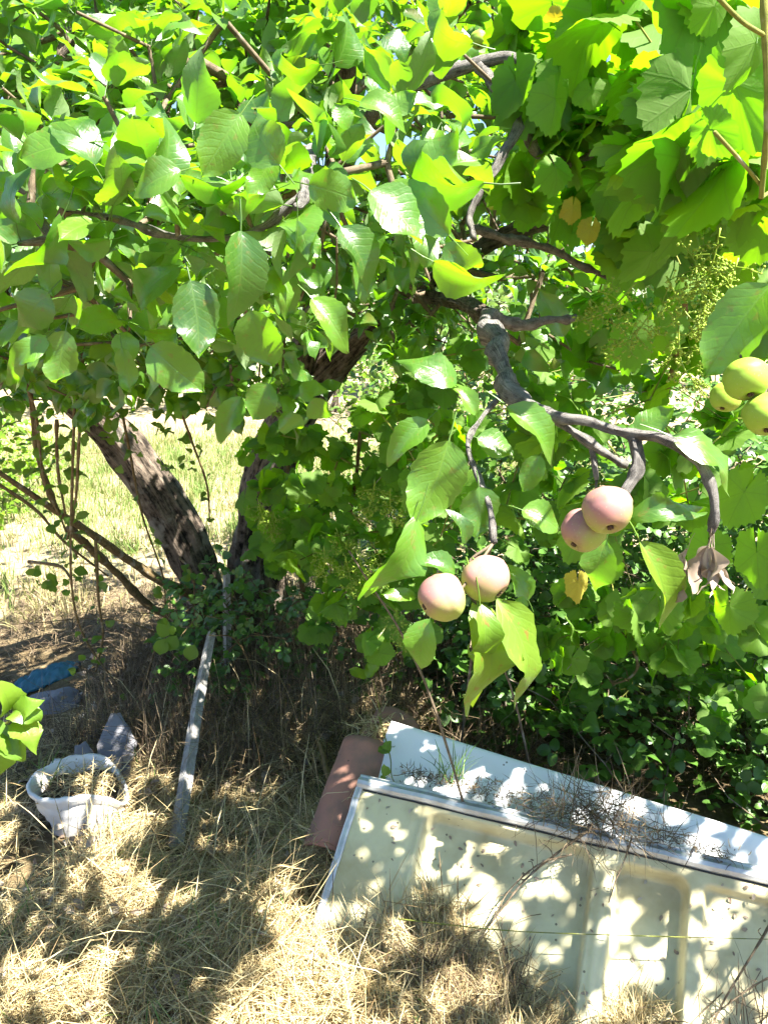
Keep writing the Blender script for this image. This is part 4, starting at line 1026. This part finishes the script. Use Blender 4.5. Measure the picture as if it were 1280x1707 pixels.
# pink clay roof tiles propped left of the liner
def tile(label, a, b_, r0, r1, up, arc=(10, 175)):
    a, b_ = np.array(a), np.array(b_); t = unit(b_ - a); up = unit(np.array(up) - t * (t @ np.array(up))); s = np.cross(t, up)
    V = []; n, m_ = 14, 18
    for sgn in (0, 1):
        for i in range(n + 1):
            f = i / n; c = a + (b_ - a) * f; r = (r0 + (r1 - r0) * f) - sgn * 0.013
            for j in range(m_ + 1):
                th = math.radians(arc[0] + (arc[1] - arc[0]) * j / m_)
                k = 1 + 0.02 * noise.noise(Vector((f * 5, th * 2, r0 * 30)))
                V.append(c + (s * math.cos(th) + up * math.sin(th) * .85) * r * k)
    A, B = n + 1, m_ + 1; i = np.arange(A * B).reshape(A, B)
    f1 = np.stack([i[:-1, :-1], i[:-1, 1:], i[1:, 1:], i[1:, :-1]], -1).reshape(-1, 4); f2 = f1[:, ::-1] + A * B
    per = np.concatenate([i[0, :], i[1:, -1], i[-1, -2::-1], i[-2:0:-1, 0]]); q = np.roll(per, -1)
    f3 = np.stack([per, per + A * B, q + A * B, q], -1)
    o = obj('roof_tile', mesh_np('roof_tile', np.array(V), np.vstack([f1, f2, f3]), M_TILE)); tag(o, label, 'roof tile', 'clay roof tiles')
tile('pinkish curved clay roof tile propped against the left rail of the cream liner', P(618, 1248, 2.05), P(550, 1428, 1.80), .088, .082, (-.35, -.6, .7), (0, 180))
tile('curved clay roof tile end under the upper corner of the white board', P(662, 1205, 2.26), P(624, 1268, 2.12), .080, .082, (-.1, -.35, .9), (0, 180))

# broken white bucket
bb = np.array([-0.895, 2.02, -0.01])
bucket = thing('bucket', 'broken white plastic bucket with a hole half buried in straw', 'bucket', bb)
def bucket_mesh():
    n, s = 14, 48; V = []; tilt = Matrix.Rotation(math.radians(-4), 3, 'X') @ Matrix.Rotation(math.radians(-3), 3, 'Y')
    for sgn in (0, 1):
        for i in range(n + 1):
            f = i / n
            for j in range(s):
                th = 2 * math.pi * j / s; r = .074 + .056 * f + (.007 if f > .9 and not sgn else .003 if .7 < f < .76 and not sgn else 0) - sgn * .003
                top = .215 + .004 * math.sin(th * 19 + 1) * noise.noise(Vector((math.cos(th) * 2, math.sin(th) * 2, 5))) + .007 * noise.noise(Vector((math.cos(th) * 3, math.sin(th) * 3, 1))) - 0.10 * max(0, math.cos(th - .2)) ** 3
                V.append(tuple(np.array(tilt @ Vector((r * math.cos(th), r * math.sin(th), f * top))) + bb))
    F = []; N = (n + 1) * s
    hole = lambda i, j: (5 <= i <= 8 and 28 <= j <= 30) or (i in (6, 7) and j in (31, 27))
    for i in range(n):
        for j in range(s):
            a, b_, c, d = i * s + j, i * s + (j + 1) % s, (i + 1) * s + (j + 1) % s, (i + 1) * s + j
            if hole(i, j): continue
            F.append((a, b_, c, d)); F.append((d + N, c + N, b_ + N, a + N))
    for j in range(s):
        a, b_ = n * s + j, n * s + (j + 1) % s; F.append((a, b_, b_ + N, a + N)); F.append((j, (j + 1) % s, (j + 1) % s + N, j + N)[::-1])
    return mesh_np('wall', V, F, M_BUCKET)
obj('wall', bucket_mesh(), bucket)
def disc(c, r, z, amp, mat, name, par):
    V = [np.array(c) + np.array([0, 0, z])]; F = []
    for i in range(1, 7):
        for j in range(24):
            th = j * math.pi / 12; V.append(np.array(c) + np.array([r * i / 6 * math.cos(th), r * i / 6 * math.sin(th), z + amp * noise.noise(Vector((i * .7, j * .5, 0)))]))
    F = [(1 + i * 24 + j, 1 + i * 24 + (j + 1) % 24, 1 + (i + 1) * 24 + (j + 1) % 24, 1 + (i + 1) * 24 + j) for i in range(5) for j in range(24)]
    F += [(0, 1 + j, 1 + (j + 1) % 24, 1 + (j + 2) % 24) for j in range(0, 24, 2)]
    return obj(name, mesh_np(name, V, F, mat), par)
disc(bb + np.array([-.005, .01, 0]), .112, .165, .02, M_SOIL, 'soil', bucket)

def shard(name, label, cat, outline, th, mat, d, bow=0.02, seed=0):
    """a flat broken piece: outline in the photo at distance d, given real thickness"""
    pts = np.array([P(a, b_, dd) for a, b_, dd in outline]); c = pts.mean(0); n = unit(np.cross(pts[1] - pts[0], pts[2] - pts[0])); n = n if n[1] < 0 else -n
    V = []; m_ = len(pts); R_ = 5
    for sgn in (1, -1):
        V.append(c + n * sgn * th / 2)
        for i in range(1, R_ + 1):
            for q in pts:
                k = i / R_; p_ = c + (q - c) * k
                V.append(p_ + n * (sgn * th / 2 * (1 if i < R_ else .6) + .004 * noise.noise(Vector(p_ * 25) + Vector((seed, 0, 0)))))
    N = 1 + R_ * m_; F = []
    for b0 in (0, N):
        for i in range(R_ - 1):
            for j in range(m_):
                f = (b0 + 1 + i * m_ + j, b0 + 1 + i * m_ + (j + 1) % m_, b0 + 1 + (i + 1) * m_ + (j + 1) % m_, b0 + 1 + (i + 1) * m_ + j); F.append(f if b0 else f[::-1])
        for j in range(0, m_, 2): F.append((b0, b0 + 1 + j, b0 + 1 + (j + 1) % m_, b0 + 1 + (j + 2) % m_))
    e = 1 + (R_ - 1) * m_
    for j in range(m_): F.append((e + j, e + (j + 1) % m_, N + e + (j + 1) % m_, N + e + j))
    o = obj(name, mesh_np(name, np.array(V), F, mat, smooth=False)); tag(o, label, cat); return o
def rough_outline(c, n=6, j=2.2):
    out = []
    for k in range(len(c)):
        a, b_ = np.array(c[k], float), np.array(c[(k + 1) % len(c)], float)
        for t in range(n): q = a + (b_ - a) * t / n; X_, Y_ = q[0] + (rng.normal() * j if t else 0), q[1] + (rng.normal() * j if t else 0); out.append((X_, Y_, 2.22 + .15 * (1292 - Y_) / 107))
    return out
shard('stone_slab', 'grey diamond shaped slab standing on edge behind the bucket', 'slab', rough_outline([(186, 1190, 2.42), (202, 1189, 2.42), (229, 1237, 2.36), (214, 1294, 2.22), (168, 1294, 2.22), (163, 1243, 2.34)], 4, .8), .02, M_SLAB, 2.4)
shard('stone_slab', 'small pale grey broken slab beside the diamond shaped one', 'slab', rough_outline([(126, 1244, 2.34), (144, 1236, 2.36), (158, 1258, 2.28), (156, 1296, 2.2), (122, 1294, 2.2)], 4, .8), .02, M_SLAB, 2.45, seed=4)
shard('stone_slab', 'white chalky lump left of the slabs above the bucket', 'slab', rough_outline([(82, 1282, 2.22), (94, 1266, 2.28), (112, 1268, 2.28), (122, 1284, 2.24), (114, 1304, 2.18), (90, 1304, 2.18)], 4, 1.0), .05, M_BUCKET, 2.45, seed=8)

# crumpled teal sheet on a stone
def crumple():
    n, m_ = 40, 22; V = []
    c = P(80, 1145, 3.0)
    for i in range(n):
        for j in range(m_):
            a = -1 + 2 * i / (n - 1); b_ = -1 + 2 * j / (m_ - 1)
            z = .06 * (1 - b_ * b_) * (1 - .5 * a * a) + .03 * abs(noise.noise(Vector((a * 3, b_ * 4, 1)))) + .012 * noise.noise(Vector((a * 9, b_ * 9, 4)))
            V.append(c + np.array([a * .12 + .015 * noise.noise(Vector((a * 2, b_ * 3, 9))), b_ * .06 * (1.1 - .45 * a) + a * .05, z + .02 + .03 * a]))
    i = np.arange(n * m_).reshape(n, m_); F = np.stack([i[:-1, :-1], i[1:, :-1], i[1:, 1:], i[:-1, 1:]], -1).reshape(-1, 4)
    o = obj('plastic_sheet', mesh_np('plastic_sheet', V, F, M_TEAL)); s = o.modifiers.new('thickness', 'SOLIDIFY'); s.thickness = .003
    tag(o, 'crumpled teal blue plastic sheet on the ground at the left edge', 'plastic sheet')
crumple()
def boulder(label, c, r, seed, mat, sq=(1, .8, .5)):
    V = []; n, s = 12, 18
    for i in range(n + 1):
        ph = math.pi * (i + .01) / (n + .02)
        for j in range(s):
            th = 2 * math.pi * j / s; d = np.array([math.sin(ph) * math.cos(th), math.sin(ph) * math.sin(th), math.cos(ph)])
            V.append(np.array(c) + d * np.array(sq) * r * (1 + .35 * noise.noise(Vector(d * 1.4) + Vector((seed, 0, 0))) + .1 * noise.noise(Vector(d * 5))))
    F = [(i * s + j, (i + 1) * s + j, (i + 1) * s + (j + 1) % s, i * s + (j + 1) % s) for i in range(n) for j in range(s)]
    tag(obj('stone', mesh_np('stone', V, F, mat, smooth=False)), label, 'stone')
boulder('flat grey stone under the teal plastic sheet', PZ(95, 1178, .02), .12, 3, M_SLAB)

def stick(name, label, cat, pts, rad, mat, ns=6, flat=None, rough=.15, group=None, knots=.2):
    cp = catmull(np.array(pts), 8); rr = np.interp(np.linspace(0, 1, len(cp)), np.linspace(0, 1, len(rad)), rad)
    V, F, U = tube_arr(cp, rr, ns, rough, 0, flat, seed=len(label), knots=knots)
    o = obj(name, mesh_np(name, V, F, mat, U, smooth=flat is None)); tag(o, label, cat, group); return o
sq8 = [1.0, .78, 1.0, .62, 1.0, .78, 1.0, .62]
stick('wooden_stake', 'long weathered grey stake leaning from the straw towards the trunk', 'stake', [P(292, 1418, 1.93), P(322, 1225, 2.25), P(338, 1130, 2.48), P(353, 1055, 2.62)], [.023, .021, .019, .016], M_STAKE, 8, sq8, .06, knots=0)
stick('wooden_stake', 'thin upright grey stake in the shade against the dark trunk', 'stake', [P(381, 1170, 2.85), P(379, 1060, 2.88), P(378, 955, 2.9)], [.017, .017, .014], M_STAKE, 8, sq8, .06, knots=0)
stick('stick', 'orange brown broken stick in the shaded straw beside the long stake', 'stick', [P(342, 1262, 2.42), P(352, 1310, 2.3), P(375, 1345, 2.2), P(408, 1382, 2.08)], [.010, .016, .018, .013], M_ORANGE, 9)
stick('stick', 'pale thin bent twig standing left of the clay tile', 'stick', [P(528, 1228, 2.2), P(540, 1260, 2.12), P(546, 1290, 2.05), P(570, 1350, 1.95), P(585, 1400, 1.86)], [.005, .008, .007, .005], M_SHOOT, 7)
stick('stick', 'dark dead twig lying across the straw towards the clay tile', 'stick', [P(440, 1300, 2.22), P(465, 1340, 2.12), P(500, 1375, 2.06), P(530, 1415, 1.98)], [.006, .010, .009, .007], M_TWIG, 7)
stick('stick', 'dark stick leaning behind the clay tile', 'stick', [P(548, 1270, 2.4), P(580, 1215, 2.5), P(610, 1170, 2.6)], [.012, .014, .01], M_TRUNK, 7)

# ------------------------------------------------------------------ straw, weeds and grass
def blades(pos, az, el, ln, wd, curve, rnd_, name, mat, label=None, cat=None, nseg=3, parent=None):
    N = len(pos); pts = [pos]; e = el.copy(); p = pos.copy()
    dirs = []
    for k in range(nseg):
        d = np.stack([np.cos(az) * np.cos(e), np.sin(az) * np.cos(e), np.sin(e)], -1); dirs.append(d)
        p = p + d * (ln / nseg)[:, None]; pts.append(p); e = e - curve / nseg
    roll = rng.uniform(-1, 1, N)
    side = np.stack([-np.sin(az), np.cos(az), roll], -1); side = unit(side)
    V = np.zeros((N, nseg + 1, 2, 3)); prof = np.array([1.0, 1.0, .8, .25, .2])[:nseg + 1]
    for k in range(nseg + 1):
        V[:, k, 0] = pts[k] - side * (wd * prof[k] / 2)[:, None]; V[:, k, 1] = pts[k] + side * (wd * prof[k] / 2)[:, None]
    per = (nseg + 1) * 2; b0 = np.arange(N)[:, None] * per
    F = np.concatenate([np.stack([b0 + 2 * k, b0 + 2 * k + 1, b0 + 2 * k + 3, b0 + 2 * k + 2], -1) for k in range(nseg)], 1).reshape(-1, 4)
    o = obj(name, mesh_np(name, V.reshape(-1, 3), F, mat, None, np.repeat(rnd_, per)), parent, True)
    if label: o['label'] = label; o['category'] = cat
    return o
def inliner(x, y):   # is that spot under the leaning liner?
    q = np.stack([x, y], -1) - TL[:2]
    A = np.array([[UU[0], VV[0]], [UU[1], VV[1]]]); s = q @ np.linalg.inv(A).T
    return (s[:, 0] > -.005) & (s[:, 0] < LW) & (s[:, 1] > -.25) & (s[:, 1] < .46)
CLEAR = [(-.895, 2.02, .13), (-.91, 1.86, .14), (-.92, 1.72, .12), (-.9, 2.2, .13), (-.86, 2.08, .12), (-1.08, 2.18, .13), (-1.4, 3.0, .2), (-1.38, 2.75, .22), (-1.3, 2.55, .16), (-.62, 1.93, .06), (-.61, 1.86, .05)]
def straw_field(n, x0, x1, y0, y1, lmin, lmax, w, elm, els, name, mat, label, cat, zj=.03, clump=True, keep=None, curve=(0.2, 1.2)):
    x = rng.uniform(x0, x1, n); y = y0 + (y1 - y0) * rng.rand(n) ** 1.15
    if clump:
        nc = n // 60; k = rng.randint(nc, size=n); cx = rng.uniform(x0, x1, nc); cy = y0 + (y1 - y0) * rng.rand(nc) ** 1.15; m_ = rng.rand(n) < .45
        x = np.where(m_, cx[k] + rng.normal(size=n) * .05, x); y = np.where(m_, cy[k] + rng.normal(size=n) * .05, y)
        ca = rng.rand(nc) * 6.28; az = np.where(m_, ca[k] + rng.normal(size=n) * .7, rng.rand(n) * 6.28)
        ce = np.abs(rng.normal(size=nc)) * els * .8
    else: az = rng.rand(n) * 6.28; ce = np.zeros(1); k = np.zeros(n, int)
    ok = ~inliner(x, y)
    for cx, cy, r_ in CLEAR: ok &= (np.hypot(x - cx, (y - cy) * .8) + rng.normal(size=n) * r_ * .12 > r_) | (rng.rand(n) < .05)
    if keep is not None: ok &= keep(x, y)
    x, y, az, k = x[ok], y[ok], az[ok], k[ok]; n = len(x)
    el = elm + ce[k] + np.abs(rng.normal(size=n)) * els
    z = gh(x, y) + rng.rand(n) ** 1.6 * zj
    blades(np.stack([x, y, z], -1), az, el, rng.uniform(lmin, lmax, n), w * rng.uniform(.6, 1.3, n), rng.uniform(*curve, n), rng.rand(n), name, mat, label, cat)
straw_field(110000, -1.5, .35, 1.15, 2.7, .03, .13, .0019, 0.0, .26, 'dry_straw', M_STRAW, 'trampled golden dry straw covering the ground in front', 'straw', .045)
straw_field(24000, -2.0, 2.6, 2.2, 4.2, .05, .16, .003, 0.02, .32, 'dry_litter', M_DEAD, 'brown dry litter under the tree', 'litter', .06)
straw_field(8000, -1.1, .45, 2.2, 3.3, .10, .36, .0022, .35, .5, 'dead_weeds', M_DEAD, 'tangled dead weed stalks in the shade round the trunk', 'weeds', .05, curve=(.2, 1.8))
straw_field(1500, -1.4, .1, 1.2, 2.6, .12, .3, .0024, .3, .5, 'loose_straw', M_STRAW, 'longer loose straw stalks sticking up from the litter', 'straw', .05, curve=(.3, 1.6))
straw_field(42000, -7, 2.0, 3.7, 12, .05, .14, .006, .4, .5, 'field_grass', M_FIELD, 'bleached dry grass of the open field', 'grass', .01, curve=(.2, 1.0))
gp = [(-2.6, 7.2, 1.1), (-1.8, 5.4, .5), (-2.2, 6.2, .7), (-1.2, 7.5, 1.2), (-3.0, 9.0, 1.3), (-0.9, 5.2, .45), (-2.2, 4.2, .22), (-1.6, 8.6, 1.0), (1.0, 8, 1.5)]
def ingreen(x, y):
    r = np.zeros(len(x), bool)
    for cx, cy, s in gp: r |= (np.hypot(x - cx, y - cy) + rng.normal(size=len(x)) * s * .35) < s
    return r
straw_field(60000, -5, 2.5, 3.9, 11, .06, .16, .006, .6, .5, 'green_grass', M_FGRASS, 'patches of light green grass in the field beyond the trunk', 'grass', .01, keep=ingreen, curve=(.2, 1.0))
straw_field(900, -1.4, .1, 1.15, 2.4, .04, .11, .0035, .6, .4, 'green_sprouts', M_GRASS, 'sparse green grass sprouts among the straw', 'grass', .02, curve=(.2, 1.2))

def heap(n, uv, spread, name, label, mat=M_STRAW, lift=(0.0, .05), lmin=.03, lmax=.13, els=.5):
    """straw lying against and inside the liner"""
    k = rng.randint(len(uv), size=n); c = np.array(uv)[k]
    u = c[:, 0] + rng.normal(size=n) * spread * c[:, 2]; v = c[:, 1] + rng.normal(size=n) * spread * c[:, 2] * 1.1
    m_ = (u > .02) & (u < LW) & (v > .03) & (v < .52); u, v, c = u[m_], v[m_], c[m_]; n = len(u)
    dd = np.hypot((u - c[:, 0]), (v - c[:, 1])) / (spread * c[:, 2] + 1e-6)
    w = liner_w(u, v) + .006 + rng.rand(n) * (lift[0] + (lift[1] - lift[0]) * np.exp(-dd ** 2 / 2)) * c[:, 3]
    ph = rng.rand(n) * 6.28; d3 = unit(np.cos(ph)[:, None] * UU + np.sin(ph)[:, None] * VV + (np.abs(rng.normal(size=n)) * els * 1.2 + .16)[:, None] * NN); az = np.arctan2(d3[:, 1], d3[:, 0]); el = np.arcsin(d3[:, 2])
    blades(L2W_arr(u, v, w), az, el, rng.uniform(lmin, lmax, n), .0024 * rng.uniform(.6, 1.3, n), rng.uniform(-.3, .8, n), rng.rand(n), name, mat, label, 'straw')
def L2W_arr(u, v, w): return TL + u[:, None] * UU + v[:, None] * VV + w[:, None] * NN
heap(9000, [(.27, .33, .8, .5), (.28, .40, 1.0, .9), (.36, .45, 1.3, 1.0), (.45, .48, 1.2, .8), (.28, .47, 1.5, 1.1), (.12, .49, 1.2, .7), (.52, .50, 1.2, .6)], .05, 'straw_heap', 'heap of straw and dry grass slumped in the left compartment of the liner', lift=(.0, .055), els=.2)
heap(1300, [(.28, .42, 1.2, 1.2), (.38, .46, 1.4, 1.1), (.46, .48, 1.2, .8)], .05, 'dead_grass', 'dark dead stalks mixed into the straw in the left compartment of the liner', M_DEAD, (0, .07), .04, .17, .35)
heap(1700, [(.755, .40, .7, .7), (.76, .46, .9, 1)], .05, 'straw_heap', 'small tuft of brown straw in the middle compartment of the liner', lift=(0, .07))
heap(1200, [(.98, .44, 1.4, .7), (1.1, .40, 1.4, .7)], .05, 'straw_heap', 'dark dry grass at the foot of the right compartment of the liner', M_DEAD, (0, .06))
# dry vine tangle caught on the rail
def tangle(n, ctr, sp, name, label, mat, lmin, lmax, els=.5):
    k = rng.randint(len(ctr), size=n); c = np.array(ctr)[k]
    u = c[:, 0] + rng.normal(size=n) * sp * c[:, 2]; v = c[:, 1] + rng.normal(size=n) * .016 * c[:, 2]
    pos = L2W_arr(u, v, np.abs(rng.normal(size=n)) * .016 * c[:, 2] + .008)
    blades(pos, rng.rand(n) * 6.28, rng.normal(size=n) * els + .15, rng.uniform(lmin, lmax, n), .0018 * rng.uniform(.6, 1.4, n), rng.normal(size=n) * 1.2, rng.rand(n), name, mat, label, 'dry stems')
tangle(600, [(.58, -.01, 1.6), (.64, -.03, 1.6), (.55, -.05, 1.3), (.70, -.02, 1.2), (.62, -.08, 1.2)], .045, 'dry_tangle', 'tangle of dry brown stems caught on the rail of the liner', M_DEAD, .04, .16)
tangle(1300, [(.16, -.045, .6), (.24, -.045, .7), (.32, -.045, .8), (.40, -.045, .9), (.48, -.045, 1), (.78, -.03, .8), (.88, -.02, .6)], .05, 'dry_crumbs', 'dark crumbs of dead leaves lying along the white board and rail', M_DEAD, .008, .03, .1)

# long dry stems lying over the liner
def dry_stem(label, pts, r, mat, curls=0):
    st = thing('dry_stem', label, 'dry stem', pts[0])
    cp = catmull(np.array(pts), 9); build('stalk', [tube_arr(cp, np.linspace(r, r * .5, len(cp)), 6, .25, knots=.4)], mat, st)
    for k in range(curls):
        i = 3 + int(rng.rand() * (len(cp) - 4)); d = unit(rng.normal(size=3) + np.array([0, -.5, .3])); q = [cp[i]]
        for j in range(4): d = unit(d + rng.normal(size=3) * .5); q.append(q[-1] + d * .014)
        q = catmull(q, 3); build('tendril', [tube_arr(q, np.linspace(r * .5, r * .25, len(q)), 4)], mat, st)
def LQ(*t): return [L2W(a, b_, c) for a, b_, c in t]
dry_stem('dark dry stem running down across the left compartment of the liner', LQ((.60, .0, .03), (.55, .05, .02), (.48, .13, .01), (.43, .21, -.01), (.39, .29, -.02), (.37, .38, .0)), .0030, M_TWIG, 6)
dry_stem('second thinner dry stem beside it across the left compartment', LQ((.57, .06, .02), (.50, .10, .02), (.44, .17, 0), (.41, .25, -.01)), .0022, M_TWIG, 5)
dry_stem('short dark dry stem hanging from the tangle on the rail', LQ((.70, -.01, .03), (.69, .04, .02), (.675, .09, .01), (.665, .14, .0)), .0022, M_TWIG, 2)
dry_stem('dark branched dry stem crossing the right compartment of the liner', LQ((1.02, .04, .05), (.99, .12, .04), (.95, .20, .03), (.91, .28, .02), (.88, .36, .02)), .0030, M_TWIG, 5)
dry_stem('dry stem crossing low over the right compartment of the liner', LQ((1.06, .16, .05), (1.01, .20, .04), (.96, .24, .03), (.89, .31, .02)), .0026, M_TWIG, 4)
dry_stem('long straight yellow straw stalk lying across the liner', LQ((.20, .30, .02), (.45, .26, .02), (.72, .20, .02), (1.1, .11, .02)), .0014, M_VINE, 0)
dry_stem('pale curved dry stalk in front of the bramble thicket', [P(850, 1290, 2.3), P(930, 1270, 2.35), P(1000, 1285, 2.4), P(1080, 1290, 2.4)], .0028, M_VINE, 3)
dry_stem('brown fibrous dead vine hanging in front of the bramble thicket', [P(1030, 1000, 2.2), P(1045, 1060, 2.2), P(1062, 1110, 2.2), P(1040, 1135, 2.2), P(1000, 1140, 2.2)], .006, M_SHOOT, 14)
dry_stem('bleached bent stalk among the brambles', [P(960, 1210, 2.3), P(1010, 1190, 2.3), P(1050, 1150, 2.3), P(1075, 1160, 2.3)], .003, M_VINE, 8)

# green tufts and sprigs
def tuft(label, c, n, l0, l1, mat=M_GRASS, w=.003):
    t = thing('grass_tuft', label, 'grass', c, None)
    pos = np.array(c) + rng.normal(size=(n, 3)) * np.array([.02, .012, .002])
    blades(pos, rng.rand(n) * 6.28, rng.uniform(.8, 1.45, n), rng.uniform(l0, l1, n), w * rng.uniform(.7, 1.2, n), rng.uniform(.1, 1.0, n), rng.rand(n), 'blades', mat, parent=t)
tuft('dark green grass tuft growing between the white board and the rail', L2W(.245, -.05, .01), 34, .06, .15)
tuft('green grass tuft at the left rim of the bucket', bb + np.array([-.12, .05, .15]), 26, .06, .13, M_FGRASS, .004)
pb_ = bb + np.array([0, .02, .175]) + rng.normal(size=(260, 3)) * np.array([.06, .05, .008])
blades(pb_, rng.rand(260) * 6.28, rng.uniform(0, .7, 260), rng.uniform(.05, .13, 260), np.full(260, .0025), rng.uniform(.2, 1.4, 260), rng.rand(260), 'straw_fill', M_STRAW, parent=bucket)
pt_ = P(628, 1232, 2.12) + np.array([0, -.02, .05]) + rng.normal(size=(240, 3)) * np.array([.035, .03, .012])
blades(pt_, rng.rand(240) * 6.28, rng.uniform(-.3, .5, 240), rng.uniform(.03, .09, 240), np.full(240, .0022), rng.uniform(.2, 1.4, 240), rng.rand(240), 'straw_wisp', M_STRAW, 'wisp of straw caught on top of the clay tiles', 'straw')
tuft('green grass tuft in the straw at the bottom', np.array([-.32, 1.55, .06]), 14, .05, .1, M_GRASS, .005)
def sprig(name, label, cat, root, pts, leaves, l0, l1, mat, tmpl, r=.0022, stemmat=M_VINE):
    t = thing(name, label, cat, root); cp = catmull(np.array([root] + list(pts)), 7); build('stem', [tube_arr(cp, np.linspace(r, r * .5, len(cp)), 5)], stemmat, t)
    L = Leaves()
    for (q, d, n_) in leaves: L.add(q, d, n_, rng.uniform(l0, l1), 1.15, 1 + rng.randint(5))
    emit(t, L, tmpl, tmpl, mat); return t
def around(c, n, s, face=(.7, .6, 0)):
    out = []
    for k in range(n):
        d = unit(rng.normal(size=3) * np.array([1, .4, .8])); out.append((np.array(c) + d * s, d, facing(np.array(c), *face) + rng.normal(size=3) * .25))
    return out
sprig('bramble_sprig', 'small light green bramble sprig above the clay tile', 'sprig', P(640, 1260, 2.15), [P(636, 1200, 2.12), P(622, 1135, 2.1)], around(P(612, 1132, 2.1), 2, .004) + around(P(628, 1122, 2.1), 1, .004), .05, .06, M_LIME, T_APPLE_HI)
sprig('bramble_sprig', 'thin bramble sprig trailing over the corner of the liner', 'sprig', P(632, 1195, 2.05), [P(650, 1260, 1.95), P(655, 1300, 1.87), P(690, 1350, 1.78)], around(P(655, 1245, 1.96), 3, .006) + around(P(645, 1295, 1.88), 2, .004) + around(P(697, 1340, 1.79), 1, .003), .035, .045, M_BUSH, T_APPLE_HI)
sprig('green_weed', 'low bright green weed in a sun fleck right of the stakes', 'weed', PZ(480, 1270, 0.03), [P(478, 1245, 2.5), P(475, 1225, 2.5)], sum([around(P(470 + 18 * math.sin(k * 2), 1240 + 14 * math.cos(k * 3), 2.5), 3, .012) for k in range(7)], []), .035, .055, M_LIME, T_BR_HI)
lc = P(-25, 1260, 1.0)
sprig('young_shoot', 'bright lime green leafy shoot poking in at the left edge above the bucket', 'shoot', np.array([lc[0] - .12, 1.02, 0]), [lc + np.array([-.05, 0, -.15]), P(-5, 1235, .95), P(25, 1195, .93)],
      [(P(*b_, .94), P(*t, .92) - P(*b_, .94), facing(P(*b_, .94), .7, u_, .1)) for b_, t, u_ in [((20, 1190), (70, 1190), .7), ((25, 1200), (70, 1245), .6), ((10, 1215), (45, 1275), .5), ((0, 1200), (-15, 1255), .6), ((15, 1185), (10, 1150), .6), ((0, 1230), (5, 1290), .4), ((30, 1195), (55, 1165), .6), ((-5, 1215), (25, 1255), .3)]], .048, .06, M_LIME, T_APPLE_HI, .003)
# curled dead leaves in the litter
DL = Leaves()
for _ in range(700):
    x, y = rng.uniform(-1.3, .4), rng.uniform(1.2, 3.2)
    if inliner(np.array([x]), np.array([y]))[0]: continue
    DL.add(np.array([x, y, float(gh(x, y)) + rng.uniform(.02, .06)]), rng.normal(size=3) * np.array([1, 1, .3]), rng.normal(size=3) * .5 + np.array([0, 0, .7]), rng.uniform(.02, .045), 1.0)
dl = thing('leaf_litter', 'curled dead leaves scattered over the straw', 'leaf litter', (-.4, 2.1, 0))
dl['kind'] = 'stuff'
for _ in range(170):
    u, v = rng.uniform(.02, 1.2), min(.47, abs(rng.normal()) * .12 + (0.02 if rng.rand() < .5 else .3))
    DL.add(L2W(u, v, float(liner_w(np.array(u), np.array(v))) + .003), UU * rng.normal() + VV * rng.normal(), NN + rng.normal(size=3) * .3, rng.uniform(.005, .018), .8)
emit(dl, DL, T_APPLE_LO, T_APPLE_LO, M_DEADLEAF, 0, mass='dead_leaves')
